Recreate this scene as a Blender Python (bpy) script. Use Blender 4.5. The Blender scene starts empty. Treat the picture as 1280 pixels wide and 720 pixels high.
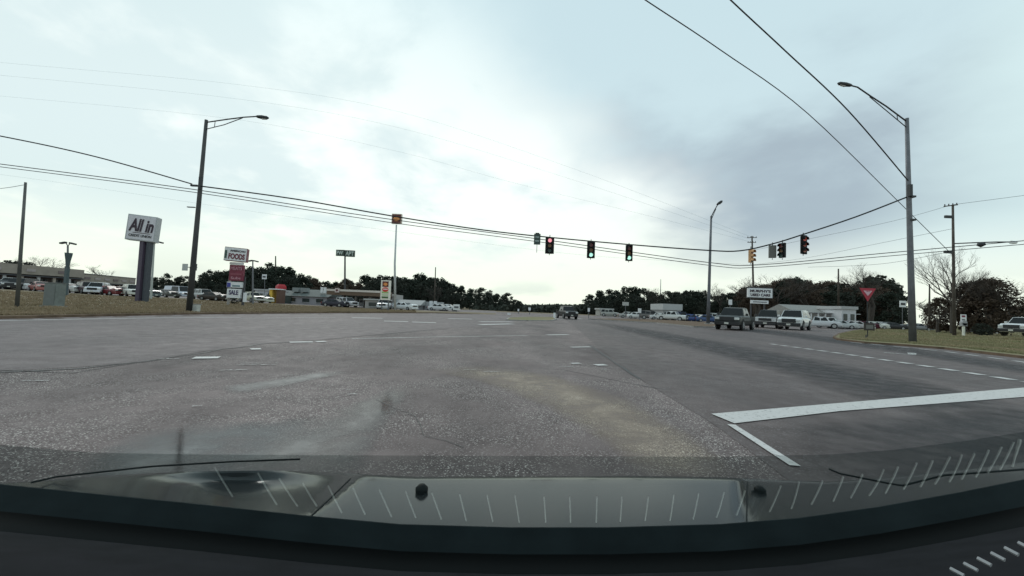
import bpy, bmesh, math, random
from mathutils import Vector, Matrix
from mathutils.bvhtree import BVHTree
R = math.radians
rnd = random.Random(7)
sc = bpy.context.scene
C = sc.collection

# ------------------------------------------------------------------ camera
FPX = 500.0            # focal length in pixels of the 1280 wide photograph
HCAM = 1.4
ROLL = R(2.3)
PITCH = math.atan(24 / FPX)
cam_d = bpy.data.cameras.new('camera')
cam = bpy.data.objects.new('camera', cam_d); C.objects.link(cam)
cam_d.sensor_width = 36; cam_d.lens = 36 * FPX / 1280
cam_d.clip_start = 0.05; cam_d.clip_end = 5000
CROT = Matrix.Rotation(R(90) + PITCH, 3, 'X') @ Matrix.Rotation(ROLL, 3, 'Z')
cam.matrix_world = Matrix.Translation((0, 0, HCAM)) @ CROT.to_4x4()
sc.camera = cam

# ------------------------------------------------------------------ world
SUN_EL, SUN_AZ = R(38), R(-28)
w = bpy.data.worlds.new('World'); sc.world = w; w.use_nodes = True
nt = w.node_tree; nt.nodes.clear()
def N(t, **k):
    n = nt.nodes.new(t)
    for a, b in k.items(): setattr(n, a, b)
    return n
def L(a, b): nt.links.new(a, b)
def wmath(op, a, b=None, c=None, clamp=False):
    n = N('ShaderNodeMath', operation=op, use_clamp=clamp)
    for i, v in enumerate((a, b, c)):
        if v is None: continue
        if isinstance(v, (int, float)): n.inputs[i].default_value = v
        else: L(v, n.inputs[i])
    return n.outputs[0]
def wmix(f, a, b):
    n = N('ShaderNodeMix', data_type='RGBA')
    if isinstance(f, (int, float)): n.inputs[0].default_value = f
    else: L(f, n.inputs[0])
    for i, v in ((6, a), (7, b)):
        if isinstance(v, tuple): n.inputs[i].default_value = v + (1,)
        else: L(v, n.inputs[i])
    return n.outputs[2]
tc = N('ShaderNodeTexCoord'); sep = N('ShaderNodeSeparateXYZ'); L(tc.outputs['Generated'], sep.inputs[0])
X, Y, Z = sep.outputs
# cloud sheet coordinates: direction projected on a plane overhead, so clouds thin out towards the horizon
den = wmath('ADD', wmath('ABSOLUTE', Z), 0.22)
comb = N('ShaderNodeCombineXYZ'); L(wmath('DIVIDE', X, den), comb.inputs[0]); L(wmath('DIVIDE', Y, den), comb.inputs[1])
def wnoise(scale, detail, rough, off=0.0):
    n = N('ShaderNodeTexNoise', noise_dimensions='4D'); n.inputs['Scale'].default_value = scale
    n.inputs['Detail'].default_value = detail; n.inputs['Roughness'].default_value = rough
    n.inputs['W'].default_value = off; n.inputs['Distortion'].default_value = 0.25
    L(comb.outputs[0], n.inputs['Vector']); return n.outputs[0]
n1 = wnoise(0.9, 4, 0.5, 1.3); n2 = wnoise(2.4, 5, 0.55, 4.1); n3 = wnoise(0.45, 2, 0.5, 9.0)
# slate cloud mass: everything above the plane that leans down to the right
g = wmath('ADD', wmath('ADD', wmath('MULTIPLY', Z, 0.62), wmath('MULTIPLY', X, 0.58)), wmath('MULTIPLY', Y, -0.35))
g = wmath('ADD', g, wmath('MULTIPLY', wmath('SUBTRACT', n1, 0.5), 0.42))
g = wmath('ADD', g, wmath('MULTIPLY', wmath('SUBTRACT', n2, 0.5), 0.16))
def smooth(v, a, b):
    n = N('ShaderNodeMapRange', interpolation_type='SMOOTHSTEP'); L(v, n.inputs[0])
    n.inputs[1].default_value = a; n.inputs[2].default_value = b; return n.outputs[0]
mass = smooth(g, -0.08, 0.13)
lowfade = smooth(Z, 0.04, 0.20)
mass = wmath('MULTIPLY', mass, lowfade)
veil = wmath('MULTIPLY', smooth(wmath('ADD', n2, wmath('MULTIPLY', X, -0.34)), 0.50, 0.74), lowfade)
base = wmix(smooth(Z, 0.02, 0.30), (1.02, 1.10, 0.95), (1.06, 1.14, 1.10))
base = wmix(smooth(Z, 0.32, 0.75), base, (0.72, 0.92, 0.96))
base = wmix(wmath('MULTIPLY', veil, 0.6), base, (0.60, 0.78, 0.82))
slate = wmix(smooth(wmath('ADD', Z, wmath('MULTIPLY', wmath('SUBTRACT', n2, 0.5), 0.5)), 0.22, 0.52), (0.355, 0.455, 0.535), (0.61, 0.79, 0.85))
slate = wmix(wmath('MULTIPLY', smooth(wmath('ADD', X, wmath('MULTIPLY', wmath('SUBTRACT', n1, 0.5), 0.3)), 0.62, 0.80), 0.8), slate, (0.72, 0.92, 0.93))
cl = wmix(wmath('MULTIPLY', mass, 0.9), base, slate)
low = wmath('MULTIPLY', smooth(n1, 0.5, 0.62), wmath('SUBTRACT', 1.0, smooth(Z, 0.03, 0.12)))
cl = wmix(wmath('MULTIPLY', low, 0.35), cl, (0.52, 0.64, 0.62))
sky = N('ShaderNodeTexSky', sky_type='NISHITA'); sky.sun_disc = False
sky.sun_elevation = SUN_EL; sky.sun_rotation = SUN_AZ
bg1 = N('ShaderNodeBackground'); L(sky.outputs[0], bg1.inputs[0]); bg1.inputs[1].default_value = 0.06
bg2 = N('ShaderNodeBackground'); L(cl, bg2.inputs[0]); bg2.inputs[1].default_value = 1.0
ms = N('ShaderNodeMixShader'); ms.inputs[0].default_value = 0.93
L(bg1.outputs[0], ms.inputs[1]); L(bg2.outputs[0], ms.inputs[2])
wo = N('ShaderNodeOutputWorld'); L(ms.outputs[0], wo.inputs[0])
# ------------------------------------------------------------------ sun (overcast)
sd = bpy.data.lights.new('sun', 'SUN'); sd.energy = 0.7; sd.angle = R(16); sd.color = (1, .96, .9)
sun = bpy.data.objects.new('sun', sd); C.objects.link(sun)
sdir = Vector((math.sin(SUN_AZ) * math.cos(SUN_EL), math.cos(SUN_AZ) * math.cos(SUN_EL), math.sin(SUN_EL)))
sun.rotation_euler = sdir.to_track_quat('Z', 'Y').to_euler()
sc.view_settings.view_transform = 'Standard'; sc.view_settings.look = 'None'
sc.view_settings.exposure = 0; sc.view_settings.gamma = 1

# ------------------------------------------------------------------ geometry from measurements
def ray(px, py):
    d = CROT @ Vector(((px - 640) / FPX, (360 - py) / FPX, -1)); return d / d.y
def W(px, py, D):
    r = ray(px, py); return Vector((r.x * D, D, HCAM + r.z * D))
def G(px, py, z=0.0, dmax=400):
    r = ray(px, py); t = (z - HCAM) / r.z if r.z < -1e-5 else dmax
    if t > dmax or t < 0: t = dmax
    return Vector((r.x * t, t, z))
def yh(px): return 384 + (px - 640) * math.tan(ROLL)
def lerp_t(tab, x):
    if x <= tab[0][0]: return tab[0][1]
    for (a, u), (b, v) in zip(tab, tab[1:]):
        if x <= b: return u + (v - u) * (x - a) / (b - a)
    return tab[-1][1]
YF = [(-260, 409), (0, 398.5), (100, 396), (236, 393), (340, 392), (440, 391.3), (540, 391.5), (620, 393)]
DB = [(-260, 55), (0, 58), (130, 64), (236, 72), (340, 76), (440, 76), (540, 78), (620, 84)]
ZB = [(-260, 1.15), (0, 1.04), (130, .80), (236, .62), (340, .30), (440, .13), (540, .06), (620, .02)]
def dfront(px): return G(px, lerp_t(YF, px)).y
def gz(px, D):
    if px >= 620: return 0.0
    f = dfront(px); b = lerp_t(DB, px)
    if D < f: return 0.0
    t = min(1, (D - f) / (b - f)); t = t * t * (3 - 2 * t) * .4 + t * .6
    k = .13 if px < 560 else .13 * (620 - px) / 60
    return k + (lerp_t(ZB, px) - k) * t
def base(px, D):
    z = gz(px, D); r = ray(px, yh(px)); py = yh(px) + (HCAM - z) / D * FPX
    r = ray(px, py); return Vector((r.x * D, D, z))

# ------------------------------------------------------------------ materials
MATS = {}
def mat(name, col, rough=.7, metal=0, spec=.5, noise=0, nscale=4, bump=0, emit=None, estr=1, coat=0, col2=None):
    if name in MATS: return MATS[name]
    m = bpy.data.materials.new(name); m.use_nodes = True; t = m.node_tree; b = t.nodes['Principled BSDF']
    b.inputs['Base Color'].default_value = (*col, 1); b.inputs['Roughness'].default_value = rough
    b.inputs['Metallic'].default_value = metal; b.inputs['Specular IOR Level'].default_value = spec
    b.inputs['Coat Weight'].default_value = coat; b.inputs['Coat Roughness'].default_value = .08
    tcn = t.nodes.new('ShaderNodeTexCoord')
    nn = t.nodes.new('ShaderNodeTexNoise'); nn.inputs['Scale'].default_value = nscale; nn.inputs['Detail'].default_value = 5
    t.links.new(tcn.outputs['Object'], nn.inputs['Vector'])
    amt = noise or .08
    rp = t.nodes.new('ShaderNodeValToRGB'); rp.color_ramp.elements[0].position = .3; rp.color_ramp.elements[1].position = .7
    c2 = col2 or tuple(c * (1 - amt) for c in col)
    c1 = tuple(min(1, c * (1 + amt)) for c in col) if not col2 else col
    rp.color_ramp.elements[0].color = (*c2, 1); rp.color_ramp.elements[1].color = (*c1, 1)
    t.links.new(nn.outputs[0], rp.inputs[0]); t.links.new(rp.outputs[0], b.inputs['Base Color'])
    if bump:
        bp = t.nodes.new('ShaderNodeBump'); bp.inputs['Strength'].default_value = bump; bp.inputs['Distance'].default_value = .02
        t.links.new(nn.outputs[0], bp.inputs['Height']); t.links.new(bp.outputs[0], b.inputs['Normal'])
    if emit:
        b.inputs['Emission Color'].default_value = (*emit, 1); b.inputs['Emission Strength'].default_value = estr
    MATS[name] = m; return m

def asphalt(name, c_dark, c_light, speck, speck_amt, rough=.75, soft=False, sscale=34):
    m = bpy.data.materials.new(name); m.use_nodes = True; t = m.node_tree; b = t.nodes['Principled BSDF']
    def n(k, **kw):
        x = t.nodes.new(k)
        for a, v in kw.items(): setattr(x, a, v)
        return x
    tcn = n('ShaderNodeTexCoord'); V = tcn.outputs['Object']; b.inputs['Specular IOR Level'].default_value = .22
    def noise(s, d=4, vec=V):
        x = n('ShaderNodeTexNoise'); x.inputs['Scale'].default_value = s; x.inputs['Detail'].default_value = d
        x.inputs['Roughness'].default_value = .62; t.links.new(vec, x.inputs['Vector']); return x.outputs[0]
    def rng(v, a, b_, c=0., d=1.):
        x = n('ShaderNodeMapRange'); t.links.new(v, x.inputs[0])
        for i, q in enumerate((a, b_, c, d)): x.inputs[i + 1].default_value = q
        return x.outputs[0]
    def mx(f, a, b_):
        x = n('ShaderNodeMix', data_type='RGBA')
        if isinstance(f, float): x.inputs[0].default_value = f
        else: t.links.new(f, x.inputs[0])
        for i, q in ((6, a), (7, b_)):
            if isinstance(q, tuple): x.inputs[i].default_value = (*q, 1)
            else: t.links.new(q, x.inputs[i])
        return x.outputs[2]
    mp = n('ShaderNodeMapping'); mp.inputs['Scale'].default_value = (1.0, .35, 1); t.links.new(V, mp.inputs[0])
    big = noise(.35, 5, mp.outputs[0]); mid = noise(2.2, 5); fine = noise(42, 3)
    col = mx(rng(big, .32, .68), c_dark, c_light)
    col = mx(rng(mid, .38, .75, 0, .35), col, tuple(c * .68 for c in c_dark))
    # stones of the surface: cells of their own tone
    vo = n('ShaderNodeTexVoronoi'); vo.inputs['Scale'].default_value = sscale; t.links.new(V, vo.inputs['Vector'])
    sp = n('ShaderNodeSeparateColor'); t.links.new(vo.outputs['Color'], sp.inputs[0])
    stone = rng(sp.outputs[0], .84, .95, 0, speck_amt)
    hole = rng(sp.outputs[1], .78, .9, 0, speck_amt * .8)
    patch = rng(noise(.55, 3), .36, .58)
    mm = n('ShaderNodeMath', operation='MULTIPLY'); t.links.new(stone, mm.inputs[0]); t.links.new(patch, mm.inputs[1])
    mh = n('ShaderNodeMath', operation='MULTIPLY'); t.links.new(hole, mh.inputs[0]); t.links.new(patch, mh.inputs[1])
    col = mx(mh.outputs[0], col, tuple(c * .35 for c in c_dark)); col = mx(mm.outputs[0], col, speck)
    t.links.new(col, b.inputs['Base Color'])
    t.links.new(rng(mid, .3, .7, rough - .12, rough + .1), b.inputs['Roughness'])
    bp = n('ShaderNodeBump'); bp.inputs['Strength'].default_value = .35; bp.inputs['Distance'].default_value = .006
    ad = n('ShaderNodeMath', operation='ADD'); t.links.new(fine, ad.inputs[0]); t.links.new(vo.outputs['Distance'], ad.inputs[1])
    t.links.new(ad.outputs[0], bp.inputs['Height']); t.links.new(bp.outputs[0], b.inputs['Normal'])
    if soft:
        uv = n('ShaderNodeSeparateXYZ'); t.links.new(tcn.outputs['UV'], uv.inputs[0])
        def edge(o):
            a = n('ShaderNodeMath', operation='SUBTRACT'); a.inputs[0].default_value = 1; t.links.new(o, a.inputs[1])
            q = n('ShaderNodeMath', operation='MULTIPLY'); t.links.new(o, q.inputs[0]); t.links.new(a.outputs[0], q.inputs[1]); return q.outputs[0]
        eu = rng(edge(uv.outputs[0]), 0, .14); ev = rng(edge(uv.outputs[1]), 0, .25)
        a1 = n('ShaderNodeMath', operation='MULTIPLY'); t.links.new(eu, a1.inputs[0]); t.links.new(ev, a1.inputs[1])
        a2 = n('ShaderNodeMath', operation='MULTIPLY'); t.links.new(a1.outputs[0], a2.inputs[0])
        t.links.new(rng(mid, .25, .65, .25, 1), a2.inputs[1])
        a3 = n('ShaderNodeMath', operation='MULTIPLY'); t.links.new(a2.outputs[0], a3.inputs[0]); a3.inputs[1].default_value = soft
        t.links.new(a3.outputs[0], b.inputs['Alpha'])
    MATS[name] = m; return m
def paint(name, col, wear=.5):
    m = bpy.data.materials.new(name); m.use_nodes = True; t = m.node_tree; b = t.nodes['Principled BSDF']
    tcn = t.nodes.new('ShaderNodeTexCoord')
    a = t.nodes.new('ShaderNodeTexNoise'); a.inputs['Scale'].default_value = 17; a.inputs['Detail'].default_value = 8; a.inputs['Roughness'].default_value = .75
    t.links.new(tcn.outputs['Object'], a.inputs['Vector'])
    mr = t.nodes.new('ShaderNodeMapRange'); t.links.new(a.outputs[0], mr.inputs[0])
    mr.inputs[1].default_value = wear - .12; mr.inputs[2].default_value = wear + .02; mr.inputs[3].default_value = 1; mr.inputs[4].default_value = 0
    mr2 = t.nodes.new('ShaderNodeMix'); mr2.data_type = 'RGBA'; t.links.new(a.outputs[0], mr2.inputs[0])
    mr2.inputs[6].default_value = (*col, 1); mr2.inputs[7].default_value = (*(c * .7 for c in col), 1)
    t.links.new(mr2.outputs[2], b.inputs['Base Color']); t.links.new(mr.outputs[0], b.inputs['Alpha']); b.inputs['Roughness'].default_value = .6
    MATS[name] = m; return m

# ------------------------------------------------------------------ mesh builder
class MB:
    def __init__(s): s.v = []; s.f = []; s.uv = {}
    def quad(s, *pts):
        n = len(s.v); s.v += [Vector(p) for p in pts]; s.f.append(tuple(range(n, n + len(pts)))); return s
    def box(s, c, d, rot=None):
        c = Vector(c); n = len(s.v); hx, hy, hz = d[0] / 2, d[1] / 2, d[2] / 2
        for x, y, z in ((-1, -1, -1), (1, -1, -1), (1, 1, -1), (-1, 1, -1), (-1, -1, 1), (1, -1, 1), (1, 1, 1), (-1, 1, 1)):
            p = Vector((x * hx, y * hy, z * hz))
            if rot: p = rot @ p
            s.v.append(c + p)
        for q in ((3, 2, 1, 0), (4, 5, 6, 7), (0, 1, 5, 4), (1, 2, 6, 5), (2, 3, 7, 6), (3, 0, 4, 7)): s.f.append(tuple(n + i for i in q))
        return s
    def tube(s, pts, rad, seg=8, cap=True):
        pts = [Vector(p) for p in pts]
        if isinstance(rad, (int, float)): rad = [rad] * len(pts)
        n0 = len(s.v)
        for i, p in enumerate(pts):
            d = (pts[min(i + 1, len(pts) - 1)] - pts[max(i - 1, 0)]).normalized()
            ref = Vector((0, 0, 1)) if abs(d.z) < .9 else Vector((0, 1, 0))
            u = d.cross(ref).normalized(); v = u.cross(d).normalized()
            for k in range(seg):
                a = 2 * math.pi * k / seg; s.v.append(p + (u * math.cos(a) + v * math.sin(a)) * rad[i])
        for i in range(len(pts) - 1):
            for k in range(seg):
                a = n0 + i * seg + k; b = n0 + i * seg + (k + 1) % seg
                s.f.append((a, b, b + seg, a + seg))
        if cap:
            s.f.append(tuple(n0 + k for k in range(seg))[::-1]); s.f.append(tuple(n0 + (len(pts) - 1) * seg + k for k in range(seg)))
        return s
    def cyl(s, c, r, h, axis='z', seg=16, r2=None):
        c = Vector(c); a = {'x': Vector((1, 0, 0)), 'y': Vector((0, 1, 0)), 'z': Vector((0, 0, 1))}[axis]
        return s.tube([c - a * h / 2, c + a * h / 2], [r, r if r2 is None else r2], seg)
    def prism(s, poly, dirv):   # poly: 3d points, extruded by dirv
        dirv = Vector(dirv); n = len(s.v); k = len(poly)
        s.v += [Vector(p) for p in poly] + [Vector(p) + dirv for p in poly]
        s.f.append(tuple(range(n, n + k))[::-1]); s.f.append(tuple(range(n + k, n + 2 * k)))
        for i in range(k):
            j = (i + 1) % k; s.f.append((n + i, n + j, n + k + j, n + k + i))
        return s
    def grid(s, rows):
        n = len(s.v); r = len(rows); c = len(rows[0])
        for row in rows: s.v += [Vector(p) for p in row]
        for i in range(r - 1):
            for j in range(c - 1): a = n + i * c + j; s.f.append((a, a + 1, a + c + 1, a + c))
        return s
    def mesh(s, name, m, smooth=False):
        me = bpy.data.meshes.new(name); me.from_pydata([tuple(v) for v in s.v], [], s.f)
        if m: me.materials.append(m)
        bm = bmesh.new(); bm.from_mesh(me); bmesh.ops.recalc_face_normals(bm, faces=bm.faces); bm.to_mesh(me); bm.free()
        if smooth:
            for p in me.polygons: p.use_smooth = True
        me.update(); return me
    def build(s, name, m, parent=None, smooth=False, bevel=0):
        o = bpy.data.objects.new(name, s.mesh(name, m, smooth)); C.objects.link(o)
        if parent: o.parent = parent
        if bevel:
            b = o.modifiers.new('bevel', 'BEVEL'); b.width = bevel; b.segments = 2; b.limit_method = 'ANGLE'
        return o
def tag(o, label=None, cat=None, group=None, kind=None):
    if label: o['label'] = label
    if cat: o['category'] = cat
    if group: o['group'] = group
    if kind: o['kind'] = kind
    return o
def empty(name, loc, label, cat, group=None, rz=0):
    o = bpy.data.objects.new(name, None); C.objects.link(o); o.location = loc; o.rotation_euler.z = rz; o.empty_display_size = .3
    return tag(o, label, cat, group)
def copy_tree(o, parent=None):
    c = o.copy(); C.objects.link(c)
    if parent: c.parent = parent
    for ch in KIDS.get(o.name, ()) or [x for x in o.children]: copy_tree(ch, c)
    return c
KIDS = {}
def struct(o): o['kind'] = 'structure'; return o
def text_mesh(s, name, m, parent, loc, size, width=None, height=None, rot=(R(90), 0, 0), ext=.02, bold=0, shear=0):
    cu = bpy.data.curves.new(name, 'FONT'); cu.body = s; cu.size = size; cu.extrude = ext; cu.offset = bold; cu.align_x = 'CENTER'; cu.align_y = 'CENTER'
    cu.shear = shear; cu.resolution_u = 3
    t = bpy.data.objects.new('tmp', cu); C.objects.link(t)
    dg = bpy.context.evaluated_depsgraph_get(); me = bpy.data.meshes.new_from_object(t.evaluated_get(dg)); bpy.data.objects.remove(t)
    xs = [v.co.x for v in me.vertices]; ys = [v.co.y for v in me.vertices]
    cx, cy = (max(xs) + min(xs)) / 2, (max(ys) + min(ys)) / 2
    sx = width / (max(xs) - min(xs)) if width else 1; sy = height / (max(ys) - min(ys)) if height else sx
    for v in me.vertices: v.co.x = (v.co.x - cx) * sx; v.co.y = (v.co.y - cy) * sy
    me.name = name; me.materials.clear(); me.materials.append(m)
    o = bpy.data.objects.new(name, me); C.objects.link(o); o.parent = parent; o.location = loc; o.rotation_euler = rot
    return o

# ================================================================== SETTING: ground and roads
M_ASPH = asphalt('worn_asphalt', (.088, .070, .069), (.235, .182, .175), (.62, .56, .52), .9, .78, sscale=92)
M_NEW = asphalt('smooth_asphalt', (.092, .073, .071), (.150, .115, .110), (.42, .4, .4), .28, .66, sscale=60)
M_LEFTA = asphalt('grey_asphalt', (.115, .092, .092), (.180, .142, .140), (.45, .43, .42), .3, .66, sscale=60)
M_DARKS = asphalt('tyre_darkened_asphalt', (.055, .052, .055), (.075, .07, .073), (.15, .15, .15), .1, .7, soft=.75)
M_TANS = asphalt('tan_worn_aggregate', (.30, .235, .19), (.46, .37, .30), (.90, .78, .64), 1., .8, soft=.9, sscale=85)
M_PALES = asphalt('pale_worn_film', (.19, .18, .175), (.26, .24, .235), (.6, .6, .6), .15, .36, soft=.9)
M_PAINT = paint('road_paint', (.66, .63, .61), .69)
M_PAINTW = paint('worn_road_paint', (.66, .65, .63), .58)
M_FAINT = paint('faint_road_paint', (.42, .40, .385), .53)
M_CRACK = mat('crack_tar', (.035, .033, .033), .6, noise=.3, nscale=9)
M_KERB = mat('kerb_concrete', (.30, .285, .27), .85, noise=.25, nscale=3, bump=.3)
M_GRASS = mat('dry_grass', (.27, .205, .145), .95, noise=.4, nscale=.5, bump=.6, col2=(.15, .13, .08), spec=.1)
M_GRASSG = mat('green_grass', (.19, .19, .10), .95, nscale=.3, bump=.6, col2=(.25, .20, .13), spec=.1)
M_SOIL = mat('bare_soil', (.15, .105, .075), .95, noise=.3, nscale=2, bump=.5, spec=.1)
M_STEEL = mat('galvanised_steel', (.14, .145, .16), .5, metal=.3, noise=.2, nscale=2)
M_DSTEEL = mat('dark_steel', (.03, .033, .036), .5, metal=.3, noise=.2, nscale=2)
M_BLACK = mat('black_plastic', (.008, .009, .009), .6, spec=.2)
M_WOOD = mat('weathered_pole_wood', (.075, .062, .052), .9, noise=.35, nscale=3, bump=.4)
M_WIRE = mat('black_cable', (.012, .013, .014), .6)
M_WIREG = mat('thin_grey_cable', (.10, .11, .12), .6)

g = MB().quad((-1500, -40, -.03), (1500, -40, -.03), (1500, 3500, -.03), (-1500, 3500, -.03)).build('ground', M_GRASS); struct(g)
rd = MB()
rows = []
for y in (-12, 0, 4, 10, 20, 35, 60, 110): rows.append([(x, y, .0) for x in (-70, -40, -20, -8, 0, 8, 20, 45, 90, 130)])
struct(rd.grid(rows).build('road', M_ASPH))
# left verge, car park and land behind, laid in sectors that rise away from the kerb
cols = list(range(-300, 621, 20))
verge = []; lot = []; land = []
for px in cols:
    f = dfront(px); bk = lerp_t(DB, px)
    verge.append([base(px, f + .001 + (bk - f) * t) for t in (0, .08, .2, .4, .6, .8, 1)])
    lot.append([base(px, bk + (max(125, bk + 40) - bk) * t) + Vector((0, 0, -.004)) for t in (0, .3, .6, 1)])
    land.append([base(px, D) + Vector((0, 0, -.01)) for D in (max(125, bk + 40), 220, 500)])
struct(MB().grid(verge).build('grass_verge', M_GRASS, smooth=True))
struct(MB().grid(lot).build('car_park', M_LEFTA, smooth=True))
struct(MB().grid(land).build('land', M_GRASS, smooth=True))
kb = MB()
for a_, b_ in zip(verge, verge[1:]):
    p, q = a_[0], b_[0]
    dp = Vector((p.x, p.y, 0)).normalized() * .22
    kb.quad((p.x - dp.x, p.y - dp.y, -.02), (q.x - dp.x, q.y - dp.y, -.02), (q.x - dp.x * .9, q.y - dp.y * .9, q.z - .01), (p.x - dp.x * .9, p.y - dp.y * .9, p.z - .01))
    kb.quad((p.x - dp.x * .9, p.y - dp.y * .9, p.z - .01), (q.x - dp.x * .9, q.y - dp.y * .9, q.z - .01), (q.x, q.y, q.z + .004), (p.x, p.y, p.z + .004))
struct(kb.build('kerb', M_SOIL))

def sheet(name, pix, m, z, top=None, kind='structure'):
    pts = [G(x, y, 0) for x, y in pix]
    o = MB().quad(*[(p.x, p.y, z) for p in pts])
    return struct(o.build(name, m))
def strip(name, left, right, m, z, n=14):
    """ribbon between two traced edges, with soft-edge coordinates along and across"""
    def samp(pl, t):
        k = t * (len(pl) - 1); i = min(int(k), len(pl) - 2); u = k - i
        return (pl[i][0] + (pl[i + 1][0] - pl[i][0]) * u, pl[i][1] + (pl[i + 1][1] - pl[i][1]) * u)
    mb = MB(); rows = []
    for i in range(n + 1):
        t = i / n; A = G(*samp(left, t)); B = G(*samp(right, t)); rows.append([(A.x + (B.x - A.x) * s, A.y + (B.y - A.y) * s, z) for s in (0, .25, .5, .75, 1)])
    mb.grid(rows); o = mb.build(name, m); me = o.data; uv = me.uv_layers.new(name='UVMap')
    for lp in me.loops:
        i, j = divmod(lp.vertex_index, 5); uv.data[lp.index].uv = (i / n, j / 4)
    return struct(o)
# smoother lane surface on the right of the seam
sheet('lane_surface', [(704, 397), (722, 411), (748, 434), (800, 474), (893, 531), (985, 600), (1150, 800), (1900, 800), (1700, 520), (1330, 455), (1150, 436), (1045, 424), (1040, 417), (960, 413), (880, 408), (790, 402)], M_NEW, .004)
# smoother crossing lanes at the upper left
sheet('lane_surface', [(-260, 410.2), (0, 399.2), (100, 396.7), (236, 393.6), (340, 392.6), (440, 391.9), (540, 392), (625, 393.4), (640, 398), (645, 405), (560, 410), (470, 418), (400, 424.5), (330, 430), (250, 440), (180, 452), (100, 459), (0, 464), (-300, 478)], M_LEFTA, .004)
def line_ribbon(name, pix, wpx, m, z, jitter=0, both=False):
    mb = MB(); L_, R_ = [], []
    P = [G(*p) for p in pix]
    fine = []
    for a_, b_ in zip(P, P[1:]):
        k = max(2, int((b_ - a_).length / .6)) if jitter else 1
        k = min(k, 40)
        for i in range(k): fine.append(a_.lerp(b_, i / k))
    fine.append(P[-1])
    for i, p in enumerate(fine):
        d = (fine[min(i + 1, len(fine) - 1)] - fine[max(0, i - 1)]).normalized(); n_ = Vector((-d.y, d.x, 0))
        off = rnd.uniform(-jitter, jitter) if 0 < i < len(fine) - 1 else 0; ww = wpx * (1 + (rnd.uniform(-.4, .4) if jitter else 0)) / 2
        L_.append(p + n_ * (off + ww)); R_.append(p + n_ * (off - ww))
    mb.grid([[(a_.x, a_.y, z), (b_.x, b_.y, z)] for a_, b_ in zip(L_, R_)])
    return struct(mb.build(name, m))
line_ribbon('crack', [(-100, 470), (100, 460), (180, 452), (250, 441), (330, 430), (400, 425), (470, 418.5), (560, 411)], .09, M_CRACK, .008, .12)
line_ribbon('crack', [(735, 430), (770, 455), (800, 474)], .07, M_CRACK, .008, .03)
line_ribbon('crack', [(0, 463), (90, 466), (200, 450)], .05, M_CRACK, .008, .1)
line_ribbon('crack', [(640, 460), (700, 462), (820, 486), (840, 487)], .02, M_CRACK, .008, .05)
line_ribbon('crack', [(760, 402), (840, 408), (930, 414), (1020, 424), (1120, 433)], .16, M_CRACK, .012, .05)
line_ribbon('crack', [(560, 404), (600, 406), (660, 408), (690, 409)], .12, M_CRACK, .008, .1)
line_ribbon('crack', [(470, 500), (520, 520), (530, 545), (580, 560)], .012, M_CRACK, .008, .04)
strip('tyre_marks', [(725, 402), (800, 420), (900, 446), (1000, 476), (1150, 530)], [(745, 401), (850, 418), (1000, 445), (1180, 480), (1400, 540)], M_DARKS, .009)
strip('tyre_marks', [(800, 402), (900, 410), (1000, 424), (1150, 446), (1400, 490)], [(840, 402), (960, 411), (1080, 426), (1250, 450), (1500, 490)], M_DARKS, .013)
strip('tyre_marks', [(905, 535), (950, 560), (1040, 620)], [(1400, 497), (1500, 560), (1700, 650)], M_DARKS, .010)
strip('worn_aggregate', [(520, 462), (600, 478), (680, 510), (760, 560), (800, 600)], [(600, 455), (700, 470), (790, 500), (870, 545), (940, 600)], M_TANS, .005)
M_WATER = asphalt('wet_asphalt', (.045, .040, .040), (.075, .066, .064), (.2, .2, .2), .1, .12, soft=1.0, sscale=92)
for n_ in M_WATER.node_tree.nodes:
    if n_.type == 'BUMP': n_.inputs['Strength'].default_value = .015
    if n_.type == 'MAP_RANGE' and abs(n_.inputs[3].default_value - 0.0) < 1e-6 and False: pass
bs_ = M_WATER.node_tree.nodes['Principled BSDF']; bs_.inputs['Specular IOR Level'].default_value = .5
for l_ in list(bs_.inputs['Roughness'].links): M_WATER.node_tree.links.remove(l_)
bs_.inputs['Roughness'].default_value = .06
strip('puddle', [(90, 575), (170, 540), (250, 527), (330, 524), (400, 520), (450, 500), (500, 478)], [(70, 640), (180, 640), (260, 630), (380, 620), (460, 590), (475, 545), (520, 484)], M_WATER, .006, 20)
strip('worn_aggregate', [(270, 484), (330, 476), (420, 462)], [(290, 494), (360, 483), (440, 466)], M_PALES, .007)
# painted markings
struct(MB().quad(*[(p.x, p.y, .016) for p in (G(889, 518.5), G(1330, 481), G(1380, 487), G(1280, 497), G(1050, 515), G(918, 530.5))]).build('stop_line', M_PAINT))
line_ribbon('lane_line', [(914, 532), (994, 584)], .10, M_PAINT, .016)
def dashes(name, pix, width, dash, gap, m, z=.017, start=0):
    P = [G(*p) for p in pix]; seg = [(a_, b_, (b_ - a_).length) for a_, b_ in zip(P, P[1:])]; tot = sum(s[2] for s in seg)
    def at(s):
        for a_, b_, l in seg:
            if s <= l: return a_.lerp(b_, s / l), (b_ - a_).normalized()
            s -= l
        return seg[-1][1], (seg[-1][1] - seg[-1][0]).normalized()
    s = start
    while s + dash < tot:
        (a_, d), (b_, _) = at(s), at(s + dash); n_ = Vector((-d.y, d.x, 0)) * width / 2
        struct(MB().quad(*[(q.x, q.y, z) for q in (a_ - n_, a_ + n_, b_ + n_, b_ - n_)]).build(name, m)); s += dash + gap
dashes('lane_dash', [(1420, 500), (1280, 477.5), (1150, 457), (1050, 442), (955, 429)], .30, .48, .30, M_PAINT)
dashes('lane_dash', [(1420, 478), (1280, 453), (1180, 439.5), (1100, 431.5), (1045, 426)], .2, .9, .5, M_PAINT)
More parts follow.
